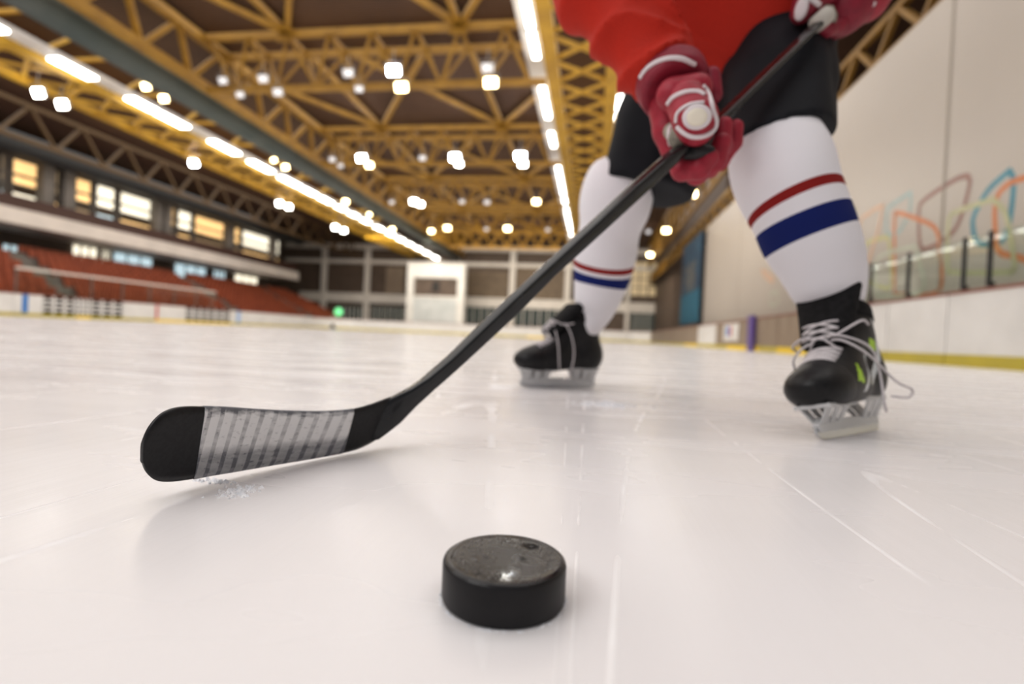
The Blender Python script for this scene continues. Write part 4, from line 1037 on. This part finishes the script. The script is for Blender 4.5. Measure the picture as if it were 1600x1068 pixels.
# ---- jersey
lat = (Lh - Rh); lat = A3(lat); lat[2] *= 0.4; lat /= np.linalg.norm(lat)
h0, h1 = A3(P(1172, 62, 1.37)), A3(P(1075, -160, 1.28))
ax_ = (h1 - h0) / np.linalg.norm(h1 - h0)
lat = lat - ax_ * (lat @ ax_); lat /= np.linalg.norm(lat); dep_ = np.cross(ax_, lat)
RM = np.stack([lat, dep_, ax_], 1)
_a, _b, _c = A3(P(1100, 150, 1.2)), A3(P(1250, 72, 1.2)), A3(P(1190, 112, 1.5))
hem_c = _a; hem_n = np.cross(_b - _a, _c - _a); hem_n /= np.linalg.norm(hem_n)
if hem_n @ ax_ < 0: hem_n = -hem_n
def fold_arm(p):
    q = p - A3(Re); a = A3(Rw - Re); L_ = np.linalg.norm(a); a = a / L_
    s = q @ a
    side = q @ A3(_r)
    w_ = p - A3(P(1082, 78, 1.0)); r_ = w_ @ A3(_r); u_ = w_ @ A3(_u); rad = np.sqrt(r_ * r_ + u_ * u_)
    an = np.arctan2(u_, -r_)
    ph = an * 4.6 + rad * 12 + 0.5 * np.sin(rad * 30) + 0.5
    return -0.020 * (1 - np.abs(np.sin(ph))) ** 1.6 * np.clip(rad / 0.08, 0, 1) * np.clip((0.36 - rad) / 0.2, 0, 1) + 0.004 * np.sin(s * 17 - side * 30 + 1.0) - 0.007 * (1 - np.abs(np.sin(s * 21 + side * 9))) ** 2 + 0.006
def jersey_sdf(p):
    q = (p - (h0 + h1) / 2) @ RM
    L_ = np.linalg.norm(h1 - h0) / 2
    t = np.clip((q[:, 2] + L_) / (2 * L_), -0.6, 1.0)
    ra = 0.232 - 0.01 * t; rb = 0.185 - 0.01 * t
    d = (np.sqrt((q[:, 0] / ra) ** 2 + (q[:, 1] / rb) ** 2) - 1) * rb
    d = smax(d, q[:, 2] - L_ - 0.10, 0.08)
    d = smin(d, rcone(p, Rs, Ls, 0.105, 0.105), 0.05)
    d = smin(d, ell(p, neck, (0.09, 0.09, 0.08)), 0.04)
    d = d - 0.016 * (1 - np.abs(np.sin(q[:, 0] * 16 + q[:, 2] * 9 + np.sin(q[:, 2] * 8)))) ** 2 * np.clip(1.1 - t, 0, 1) + 0.004 * np.sin(q[:, 0] * 34 + q[:, 2] * 12 + 2 * np.sin(q[:, 1] * 20)) * np.clip(0.6 - t, 0, 1)
    d = smax(d, -((p - hem_c) @ hem_n), 0.012)
    arm = chain(p, [Rs, Re, Rw], [0.105, 0.094, 0.069], 0.04) + fold_arm(p)
    arm = smax(arm, (p - A3(Rw)) @ A3((Rw - Re).normalized()) - 0.0, 0.01)
    d = smin(d, arm, 0.018)
    arm2 = smax(chain(p, [Ls, Le, Lw], [0.105, 0.09, 0.072], 0.04), (p - A3(Lw)) @ A3((Lw - Le).normalized()), 0.01)
    d = smin(d, arm2, 0.02)
    return d
pts = [pel, chest, Rs, Re, Rw, Ls, Le, Lw, neck]
lo = [min(p[i] for p in pts) - 0.22 for i in range(3)]; hi = [max(p[i] for p in pts) + 0.2 for i in range(3)]
sdf_obj('jersey', jersey_sdf, lo, hi, 0.008, jer, per)

# ---- shorts
kR = P(1000, 296, 1.54)
hemL_c, hemL_n = A3(P(1216, 219, 1.10)), A3((P(1250, 252, 1.075) - P(1200, 80, 1.11)).normalized())
hemR_c, hemR_n = A3(P(994, 298, 1.53)), A3((P(976, 345, 1.53) - P(1000, 240, 1.53)).normalized())
def shorts_sdf(p):
    d = ell(p, pel, (0.175, 0.155, 0.16))
    q = p
    l = rcone(p, P(1212, 55, 1.37), P(1216, 262, 1.078), 0.140, 0.1035) + 0.004 * wob(p, 0.16, 3)
    l = smax(l, (p - hemL_c) @ hemL_n, 0.008)
    r = rcone(p, P(1074, 80, 1.46), P(996, 335, 1.545), 0.138, 0.136) + 0.005 * wob(p, 0.16, 4)
    r = smax(r, (p - hemR_c) @ hemR_n, 0.008)
    d = smin(d, smin(l, r, 0.03), 0.05)
    return d
pts = [pel, P(1215, 225, 1.08), kR, P(1100, 300, 1.45), Rh, Lh]
lo = [min(p[i] for p in pts) - 0.2 for i in range(3)]; hi = [max(p[i] for p in pts) + 0.2 for i in range(3)]
sdf_obj('shorts', shorts_sdf, lo, hi, 0.008, short_m, per)

# ---- socks
def sock(name, rings, bands, label, seed, arch=0.0):
    """rings: (px, py, Z, radius); bands: (row a, row b, material index) by picture row of the ring centres"""
    C_ = catmull([tuple(P(x, y, z)) + (r, y) for x, y, z, r in rings], 16)
    n = 64; V = []; Fc = []; Mi = []; UV = []
    m = len(C_); rr_ = np.random.default_rng(seed)
    ph = rr_.uniform(0, 6.28, 6); nrm = None
    for i, c in enumerate(C_):
        c0 = Vector(C_[max(0, i - 1)][:3]); c1 = Vector(C_[min(m - 1, i + 1)][:3]); d = (c1 - c0).normalized()
        xx = (_r - d * _r.dot(d)).normalized(); yy = d.cross(xx)
        for k in range(n):
            t = 2 * PI * k / n
            s = i / m
            w = 1 + 0.010 * math.sin(3 * t + 14 * s + ph[0]) + 0.012 * math.sin(2 * t - 23 * s + ph[1]) + 0.012 * math.sin(55 * s + 2 * math.sin(t + ph[2])) * max(0, s - 0.6) * 2.5
            rd = xx * math.cos(t) + yy * math.sin(t)
            front = rd.dot((CAM - Vector(c[:3])).normalized())
            V.append(Vector(c[:3]) + rd * (c[3] * w) - d * (arch * c[3] * front * math.sin(PI * s))); UV.append((k / n, s))
    for i in range(m - 1):
        row = (C_[i][4] + C_[i + 1][4]) / 2; mi = 0
        for a, b2, q in bands:
            if a <= row < b2: mi = q
        for k in range(n): Fc.append((i*n+k, i*n+(k+1)%n, (i+1)*n+(k+1)%n, (i+1)*n+k)); Mi.append(mi)
    o = put(name, V, Fc, [sockw, sockr, sockb], per, True, Mi)
    uvl = o.data.uv_layers.new(name='UVMap')
    for lp in o.data.loops: uvl.data[lp.index].uv = UV[lp.vertex_index]
    o['label'] = label
    bm = bmesh.new(); bm.from_mesh(o.data); bmesh.ops.recalc_face_normals(bm, faces=bm.faces); bm.to_mesh(o.data); bm.free()
    return o
sa = proj(La)
sock('sock', [(1210, 195, 1.165, .068), (1212, 220, 1.125, .086), (1217, 252, 1.088, .097), (1229, 290, 1.073, .0965), (1250, 335, 1.075, .092), (1264, 370, 1.085, .0895), (1279, 405, 1.095, .085), (1291, 440, 1.105, .076), (1299, 466, 1.115, .064), (1307, 492, 1.12, .052), (sa[0], sa[1], sa[2], .044)],
     [(317, 328, 1), (344, 377, 2)], 'white sock with red and blue stripes on the near leg', 1, 0.42)
sa = proj(Ra)
sock('sock', [(982, 266, 1.54, .070), (976, 275, 1.545, .090), (968, 291, 1.55, .104), (959, 325, 1.585, .105), (952, 360, 1.62, .095), (946, 396, 1.655, .097), (940, 433, 1.685, .090), (933, 465, 1.70, .076), (925, 492, 1.715, .058), (sa[0], sa[1], sa[2], .042)],
     [(407, 417, 1), (424, 443, 2)], 'white sock with red and blue stripes on the far leg', 2, 0.0)

# ---- skates
def roty(a):
    c, s = math.cos(a), math.sin(a); return np.array([[c, 0, s], [0, 1, 0], [-s, 0, c]]).T
def boot_local(p):
    d = ell(p, (0.092, 0, 0.087), (0.066, 0.050, 0.037))
    d = smin(d, ell(p, (0.02, 0, 0.094), (0.11, 0.046, 0.048)), 0.02)
    d = smin(d, ell(p, (-0.085, 0, 0.105), (0.054, 0.040, 0.056)), 0.02)
    q = p * npv(0.92, 1.08, 1)
    d = smin(d, rcone(q, (-0.070, 0, 0.11), (-0.056, 0, 0.23), 0.046, 0.053), 0.02)
    d = smin(d, rcone(p, (0.045, 0, 0.100), (-0.035, 0, 0.185), 0.042, 0.044), 0.025)
    d = smax(d, 0.055 + 0.008 * np.clip((0.02 - p[:, 0]) / 0.05, 0, 1) - p[:, 2], 0.006)
    d = smax(d, (p[:, 2] - 0.228) * 0.93 - (p[:, 0] + 0.06) * 0.25, 0.006)
    return d
def side_zone(sign, deco):
    if not deco: return None
    tri = [(0.062, 0.092), (0.028, 0.085), (0.040, 0.125)]
    gr2 = [(-0.040, 0.150), (-0.066, 0.145), (-0.062, 0.165), (-0.040, 0.170)]
    ln = [(-0.012, 0.085), (-0.028, 0.085), (-0.075, 0.130), (-0.086, 0.175), (-0.068, 0.225), (-0.058, 0.225), (-0.074, 0.175), (-0.063, 0.135)]
    ln2 = [(0.030, 0.072), (0.014, 0.072), (-0.012, 0.10), (-0.026, 0.14), (-0.012, 0.14), (0.000, 0.105)]
    def inside(x, z, poly):
        r = np.zeros(len(x), bool)
        for (x0, z0), (x1, z1) in zip(poly, poly[1:] + poly[:1]):
            c = ((z0 > z) != (z1 > z)); r ^= c & (x < (x1 - x0) * (z - z0) / (z1 - z0 + 1e-12) + x0)
        return r
    def zone(c):
        mi = np.zeros(len(c), int); s = c[:, 1] * sign > 0.012
        for poly, m_ in ((ln, 2), (ln2, 2), (tri, 1), (gr2, 1)): mi[s & inside(c[:, 0], c[:, 2], poly)] = m_
        return mi
    return zone
def snap(p, d, fn, off=0.0):
    p = np.array(p, float); d = np.array(d, float); d /= np.linalg.norm(d)
    for _ in range(60):
        v = fn(p[None])[0] - off
        if v < 2e-4: break
        p = p + d * v * 0.8
    return p
def make_skate(fr, sign, deco, label, loose, tilt=28):
    W = lambda A: [loc2w(fr, p) for p in A]
    V, Fc = surfnet(boot_local, (-0.15, -0.065, 0.05), (0.17, 0.065, 0.28), 0.0035)
    z = side_zone(sign, deco); fm = z(V[Fc].mean(1)) if z else None
    o = put('skate', W(V), Fc, [boot_m, acid, silver], per, True, fm); o['label'] = label
    def sub(name, fn, lo, hi, h, m): V, Fc = surfnet(fn, lo, hi, h); return put(name, W(V), Fc, m, o, True)
    sub('toe_cap', lambda p: smax(boot_local(p) - 0.0022, 0.078 + 0.25 * (p[:, 2] - 0.1) - p[:, 0], 0.003), (0.05, -0.065, 0.05), (0.17, 0.065, 0.16), 0.003, cap_m)
    def tongue(p):
        q = p.copy(); q[:, 1] = q[:, 1] * (1.12 - 0.25 * np.clip((p[:, 2] - 0.2) / 0.08, -0.6, 1))
        q[:, 0] = q[:, 0] + (q[:, 1] ** 2) * 7
        return rbox(q, (0.018, 0, 0.218), (0.0125, 0.054, 0.066), 0.0115, roty(math.radians(tilt)))
    sub('tongue', tongue, (-0.08, -0.075, 0.14), (0.13, 0.075, 0.34), 0.0035, felt)
    sub('tendon_guard', lambda p: smax(rbox(p + np.stack([-(p[:, 1] ** 2) * 6, 0*p[:, 1], 0*p[:, 1]], 1), (-0.116, 0, 0.245), (0.007, 0.028, 0.05), 0.006, roty(math.radians(-24))), p[:, 2] - 0.29, 0.01), (-0.16, -0.05, 0.17), (-0.05, 0.05, 0.32), 0.0035, felt)
    sub('collar', lambda p: smax(smax(boot_local(p * npv(1, 1, 0.97)) - 0.003, -(boot_local(p * npv(1, 1, .97)) + 0.009), 0.002), 0.208 + 0.2 * (p[:, 0] + 0.06) - p[:, 2], 0.004), (-0.15, -0.07, 0.18), (0.05, 0.07, 0.26), 0.003, felt)
    # holder and runner
    hb = MB()
    def pl(poly, t): hb.plate(W([(x, -t, z_) for x, z_ in poly]), fr[2], 2 * t * fr[4])
    pl([(0.128, 0.013), (0.136, 0.026), (0.115, 0.036), (0.05, 0.032), (-0.045, 0.032), (-0.102, 0.036), (-0.118, 0.028), (-0.112, 0.013)], 0.006)
    for (xa, xb, w1, w2) in ((0.116, 0.122, .026, .026), (0.086, 0.086, .018, .026), (0.060, 0.050, .016, .026), (-0.050, -0.042, .018, .026), (-0.077, -0.077, .018, .026), (-0.103, -0.103, .020, .022)):
        for s in (-1, 1):
            a = [(xa - w1 / 2, 0.0035 * s, 0.026), (xa + w1 / 2, 0.0035 * s, 0.026), (xb + w2 / 2, 0.024 * s, 0.060), (xb - w2 / 2, 0.024 * s, 0.060)]
            hb.plate(W(a), fr[2] * s, 0.003 * fr[4])
    pl([(0.030, 0.052), (0.135, 0.052), (0.138, 0.059), (0.028, 0.059)], 0.030); pl([(-0.118, 0.058), (-0.025, 0.058), (-0.022, 0.066), (-0.120, 0.066)], 0.026)
    ho = hb.build('blade_holder', holder_m, o); bevel(ho, 0.0015)
    rb = MB(); prf = [(0.137, 0.020), (0.139, 0.013), (0.134, 0.006), (0.12, 0.0015), (0.09, 0.0002), (-0.09, 0.0002), (-0.109, 0.0015), (-0.119, 0.007), (-0.121, 0.018), (-0.105, 0.016), (0.12, 0.016)]
    rb.plate(W([(x, -0.0019, z_) for x, z_ in prf]), fr[2], 0.0038 * fr[4]); rb.build('runner', steel, o)
    # laces
    def surf(x, y, z_): return snap((x + 0.05, y * 1.0, z_ + 0.06), (-0.05, 0, -0.06), lambda q: np.minimum(boot_local(q), tongue(q)), 0.0018)
    lm = MB(); R_ = 0.0023 * fr[4]
    rowsL = [(0.070 - 0.0105 * k, 0.116 + 0.0088 * k) for k in range(7)]
    for k, (x, z_) in enumerate(rowsL):
        for s in (-1, 1):
            if k < 6:
                x2, z2 = rowsL[k + 1]; ps = []
                for j in range(7):
                    t = j / 6; ps.append(surf(x + (x2 - x) * t, s * (-0.031 + 0.062 * t), z_ + (z2 - z_) * t))
                lm.tube(W(ps), R_, 7)
        if k < 4: lm.tube(W([surf(x + .004, -0.031 + 0.062 * j / 6, z_) for j in range(7)]), R_ * 1.05, 7)
    lm.build('laces', lace_m, o, True)
    lo_ = MB()
    for pl_ in loose: lo_.tube([Vector(q) for q in catmull(W(pl_), 6)], R_ * 0.95, 7)
    lo_.build('lace_ends', lace_m, o, True)
    return o
make_skate(skL, 1, True, 'black skate with green side marks on the near foot',
           [[(0.040, 0.0, 0.168), (0.055, 0.035, 0.165), (0.030, 0.062, 0.135), (-0.03, 0.075, 0.085), (-0.075, 0.082, 0.068), (-0.06, 0.078, 0.055), (-0.02, 0.066, 0.060)], [(0.040, 0.0, 0.168), (0.058, 0.03, 0.175), (0.02, 0.062, 0.15), (-0.005, 0.062, 0.11), (0.0, 0.06, 0.05), (-0.03, 0.05, 0.035)],
            [(0.040, 0.0, 0.168), (0.062, -0.02, 0.165), (0.066, -0.045, 0.145), (0.05, -0.052, 0.12), (0.04, -0.054, 0.10)], [(0.040, 0.0, 0.168), (0.050, 0.04, 0.180), (0.02, 0.062, 0.195), (-0.012, 0.060, 0.190)], [(0.040, 0, 0.168), (0.06, -0.02, 0.18), (0.045, -0.052, 0.17), (0.02, -0.054, 0.16)]])
make_skate(skR, -1, False, 'plain black skate on the far foot',
           [[(0.03, 0.0, 0.205), (0.045, 0.03, 0.20), (0.040, 0.058, 0.14), (0.035, 0.060, 0.09), (0.03, 0.055, 0.062)], [(0.03, 0.0, 0.205), (0.02, 0.04, 0.21), (0.0, 0.062, 0.17), (-0.012, 0.064, 0.11), (-0.004, 0.058, 0.05), (0.012, 0.045, 0.022)], [(0.03, 0, 0.205), (0.05, .01, .215), (0.045, 0.035, 0.21), (0.02, .05, .20), (-.012, .055, .205)]], 44)

# ---- gloves
def trace(px, py, fn, tmax=3.0):
    d = ray(px, py); d = A3(d) / d.length; t = 0.4; c = A3(CAM)
    for _ in range(160):
        v = fn((c + d * t)[None])[0]
        if v < 3e-4: return Vector(c + d * t)
        t += v * 0.7
        if t > tmax: break
    return None
def trim(name, pxs, r, m, fn, parent, flat=0.6):
    pts = [trace(x, y, fn) for x, y in pxs]; pts = [p for p in pts if p is not None]
    if len(pts) < 2: print('trim lost', name); return
    sm = [Vector(q) for q in catmull([tuple(p) for p in pts], 6)]
    return MB().tube(sm, r, 8).build(name, m, parent, True)
def sub_sdf(name, fn, pts, pad, h, m, parent):
    lo = [min(p[i] for p in pts) - pad for i in range(3)]; hi = [max(p[i] for p in pts) + pad for i in range(3)]
    return sdf_obj(name, fn, lo, hi, h, m, parent)
# lower glove (closed on the middle of the shaft)
Zs = zline(1095)
def glove_main(p):
    d = chain(p, [P(1052, 135, 0.985), P(1058, 170, 0.99), P(1058, 205, 1.0)], [0.042, 0.046, 0.040], 0.015)
    d = smin(d, chain(p, [P(1034, 160, 0.985), P(1042, 205, 0.985), P(1052, 243, 0.99)], [0.026, 0.025, 0.020], 0.01), 0.008)
    return d
gl = sub_sdf('glove', glove_main, [P(1052, 120, .98), P(1060, 250, 1.0)], 0.07, 0.0045, gl_red, per); gl['label'] = 'red glove gripping the middle of the stick'
def cuff_sdf(p):
    a, b2 = A3(P(1040, 112, 1.0)), A3(P(1062, 152, 0.955)); u = (b2 - a) / np.linalg.norm(b2 - a)
    d = rcone(p, a, b2, 0.071, 0.061)
    s = (p - a) @ u
    d = smax(d, -s + 0.024, 0.010); d = smax(d, s - np.linalg.norm(b2 - a) * 0.78, 0.008)
    return d
sub_sdf('cuff', cuff_sdf, [P(1040, 110, 1.0), P(1062, 152, .955)], 0.09, 0.0045, gl_dark, gl)
def roll_sdf(p):      # padded rolls over the back of the hand
    d = rcone(p, P(1052, 148, 0.935), P(1090, 138, 0.935), 0.030, 0.026)
    return d
sub_sdf('padded_roll', roll_sdf, [P(1050, 148, .935), P(1092, 138, .935)], 0.045, 0.0035, gl_red, gl)
def roll2(p): return rcone(p, P(1112, 118, 0.955), P(1114, 148, 0.955), 0.016, 0.017)
sub_sdf('side_roll', roll2, [P(1112, 118, .955), P(1114, 150, .955)], 0.03, 0.003, gl_dark, gl)
def thumb_sdf(p):
    d = chain(p, [P(1072, 158, 0.925), P(1086, 186, 0.905), P(1088, 200, 0.905)], [0.036, 0.036, 0.030], 0.012)
    return d
th = sub_sdf('thumb', thumb_sdf, [P(1070, 155, .93), P(1090, 205, .9)], 0.05, 0.0035, gl_red, gl)
allg = lambda p: np.minimum(np.minimum(glove_main(p), cuff_sdf(p)), np.minimum(np.minimum(roll_sdf(p), roll2(p)), thumb_sdf(p)))
trim('white_trim', [(1000, 122), (1010, 108), (1026, 97), (1046, 91), (1066, 92), (1086, 101)], 0.0045, gl_white, lambda p: np.minimum(allg(p), cuff_sdf(p) - 0.0), gl)
trim('white_trim', [(1043, 163), (1052, 152), (1070, 144), (1090, 143), (1101, 148)], 0.0042, gl_white, allg, gl)
trim('white_trim', [(1098, 134), (1106, 144), (1111, 158), (1114, 172), (1119, 188), (1117, 200), (1108, 209), (1094, 214), (1078, 213), (1066, 206), (1058, 198)], 0.0042, gl_white, allg, gl)
trim('white_trim', [(1056, 192), (1058, 178), (1068, 168), (1082, 162), (1100, 160)], 0.0035, gl_white, allg, gl)
bc = trace(1089, 183, thumb_sdf)
def disc(name, c, rx, ry, t, m, parent, nrm=None):
    n_ = (CAM - c).normalized() if nrm is None else nrm
    x = _r - n_ * _r.dot(n_); x.normalize(); y = n_.cross(x)
    n = 28; V = []; 
    for (k, hgt) in ((1.0, -0.004), (1.0, t * .5), (0.86, t), (0.5, t * 1.15)):
        for i in range(n): a = 2 * PI * i / n; V.append(c + x * (rx * k * math.cos(a)) + y * (ry * k * math.sin(a)) + n_ * hgt)
    V.append(c + n_ * t * 1.2)
    Fc = [(j*n+i, j*n+(i+1)%n, (j+1)*n+(i+1)%n, (j+1)*n+i) for j in range(3) for i in range(n)] + [(3*n+i, 3*n+(i+1)%n, 4*n) for i in range(n)]
    return put(name, V, Fc, m, parent, True)
bd = disc('badge', bc, 0.0235, 0.0200, 0.004, gl_white, th); bd['label'] = 'round white badge'
disc('badge_centre', bc + (CAM - bc).normalized() * 0.0035, 0.0165, 0.0140, 0.003, gl_cream, th)
# open palm edge by the shaft
sub_sdf('palm', lambda p: chain(p, [P(1050, 205, 0.955), P(1062, 215, 0.935), P(1094, 213, 0.93)], [0.016, 0.017, 0.014], 0.01), [P(1048, 200, .96), P(1096, 220, .92)], 0.03, 0.003, gl_palm, gl)
trim('white_trim', [(1047, 226), (1045, 212), (1047, 200), (1053, 194)], 0.0040, gl_white, lambda p: np.minimum(glove_main(p), rcone(p, P(1050, 205, .955), P(1062, 215, .935), .016, .017)), gl)
fing = [ # base, knuckle, middle, tip  (px, py, Z)
    ([(1048, 236, 0.99), (1066, 266, 0.965), (1092, 264, 0.945), (1108, 246, 0.935)], 0.0185),
    ([(1058, 236, 1.0), (1088, 272, 0.975), (1118, 250, 0.955), (1128, 222, 0.95)], 0.0185),
    ([(1064, 230, 1.01), (1108, 262, 0.985), (1128, 228, 0.965), (1131, 196, 0.962)], 0.0175),
    ([(1070, 222, 1.02), (1124, 254, 1.005), (1146, 222, 0.985), (1150, 198, 0.98)], 0.0150)]
for pts_, r in fing:
    q = [P(*t) for t in pts_]
    sub_sdf('finger', lambda p: chain(p, q, [r, r * 1.02, r, r * 0.92], 0.008), q, 0.03, 0.003, gl_red, gl)
q = [P(1072, 244, 0.955), P(1090, 238, 0.935), P(1107, 238, 0.930)]
o = sub_sdf('finger_leather', lambda p: chain(p, q, [0.012, 0.014, 0.0125], 0.008), q, 0.025, 0.003, gl_black, gl); o['label'] = 'black leather inside of the fingers'
# upper glove (closed on the butt end)
def gl2_main(p):
    d = chain(p, [P(1345, -30, 1.19), P(1335, -5, 1.185), P(1318, 18, 1.18)], [0.056, 0.058, 0.050], 0.02)
    d = smin(d, rcone(p, P(1310, 10, 1.19), P(1300, 38, 1.19), 0.040, 0.030), 0.02)
    return d
g2 = sub_sdf('glove', gl2_main, [P(1345, -40, 1.19), P(1300, 40, 1.18)], 0.09, 0.005, gl_dark, per); g2['label'] = 'red glove on the butt end of the stick'
q2 = [P(1290, -12, 1.15), P(1262, 4, 1.12), P(1252, 20, 1.12)]
t2 = sub_sdf('thumb', lambda p: chain(p, q2, [0.030, 0.028, 0.022], 0.01), q2, 0.045, 0.004, gl_dark, g2)
f2 = lambda p: chain(p, q2, [0.030, 0.028, 0.022], 0.01)
c2 = trace(1252, 14, f2)
if c2 is not None: disc('badge', c2, 0.0125, 0.022, 0.004, gl_white, t2, (CAM - c2 - _r * 0.5).normalized())
all2 = lambda p: np.minimum(gl2_main(p), f2(p))
MB().tube([P(x, y, 1.125) for x, y in [(1262, 28), (1275, 17), (1288, 11), (1299, 13), (1304, 24), (1302, 34)]], 0.006, 8).build('palm_edge', gl_palm, g2, True)
trim('white_trim', [(1262, -6), (1272, 2), (1280, 8)], 0.006, gl_white, all2, g2)
def cuff2(p): return smax(rcone(p, P(1372, -50, 1.20), P(1352, -2, 1.18), 0.062, 0.050), -((p - A3(P(1385, -60, 1.2))) @ A3((P(1352, 0, 1.18) - P(1385, -60, 1.2)).normalized())), 0.01)
sub_sdf('cuff', cuff2, [P(1385, -60, 1.2), P(1345, 5, 1.18)], 0.08, 0.005, gl_red, g2)
trim('white_trim', [(1366, 2), (1358, 14), (1350, 22)], 0.006, gl_white, cuff2, g2)
for pts_, r in [([(1330, 20, 1.17), (1308, 42, 1.16), (1292, 46, 1.145), (1282, 40, 1.135)], .0165), ([(1332, 10, 1.2), (1302, 34, 1.21), (1282, 34, 1.20), (1272, 24, 1.19)], .0165), ([(1330, 2, 1.21), (1296, 22, 1.215), (1276, 18, 1.21), (1268, 8, 1.20)], .016), ([(1328, -6, 1.22), (1294, 8, 1.22), (1274, 2, 1.215), (1266, -6, 1.21)], .0145)]:
    q = [P(*t) for t in pts_]
    sub_sdf('finger', lambda p: chain(p, q, [r, r * 1.02, r, r * 0.9], 0.008), q, 0.03, 0.004, gl_dark, g2)
# helmet (above the picture)
sub_sdf('helmet', lambda p: smax(smax(ell(p, head + Vector((0, 0, 0.045)), (0.105, 0.112, 0.115)), -ell(p, head + Vector((0, 0, 0.035)), (0.09, 0.097, 0.105)), 0.005), A3(head)[2] + 0.035 - p[:, 2], 0.008), [head], 0.19, 0.007, mat('helmet_black', (0.02, 0.02, 0.022), 0.3), per)
# ================================================================== light
def area(name, loc, rot, sx, sy, e, col):
    l = bpy.data.lights.new(name, 'AREA'); l.shape = 'RECTANGLE'; l.size = sx; l.size_y = sy; l.energy = e; l.color = col
    o = bpy.data.objects.new(name, l); COL.objects.link(o); o.location = loc; o.rotation_euler = rot
    return o
area('roof_fill_panel', (-14, 24, 11.95), (0, 0, 0), 44, 56, PI * 44 * 56 * 1.6, (1.0, 0.965, 0.93))  # unseen broad panel added to spread the roof lamps' light evenly
for i, (x, y) in enumerate(((-11, 18), (-11, 44), (-1, 18), (-24, 30))):
    area('truss_fill', (x, y, 6.0), (PI, 0, 0), 10, 16, 150, (1.0, 0.86, 0.60))  # unseen fill added below the trusses to brighten roof steel, no fitting there
area('far_wall_fill', (-10, 52, 9.0), (math.radians(70), 0, 0), 30, 2, 2800, (1.0, 0.92, 0.80))  # unseen warm fill added to brighten the far wall
area('right_wall_fill', (-1.0, 12, 7.5), (math.radians(75), 0, math.radians(-90)), 24, 1.5, 60, (1.0, 0.95, 0.9))  # unseen fill added along the pale right wall
area('stand_fill', (-26, 30, 9.0), (math.radians(60), 0, math.radians(90)), 40, 2, 600, (1.0, 0.9, 0.78))  # unseen fill added to lift the dark balcony and seats
area('right_wall_far_fill', (0.5, 27, 6.5), (math.radians(80), 0, math.radians(-90)), 14, 1.5, 330, (1.0, 0.94, 0.84))  # added fill that makes the bright pool toward the wall's far end
area('front_fill', (-4.0, -3.5, 4.5), (math.radians(58), 0, math.radians(-42)), 4, 2, 170, (1.0, 0.97, 0.95))  # unseen light added behind the camera to model the player's front
w = bpy.data.worlds.new('world'); S.world = w; w.use_nodes = True
w.node_tree.nodes['Background'].inputs[0].default_value = (0.95, 0.95, 1.0, 1); w.node_tree.nodes['Background'].inputs[1].default_value = 0.3
S.view_settings.view_transform = 'Standard'
S.view_settings.look = 'None'
S.view_settings.exposure = 0.03
S.view_settings.gamma = 0.89
S.cycles.max_bounces = 6
S.cycles.sample_clamp_indirect = 4.0
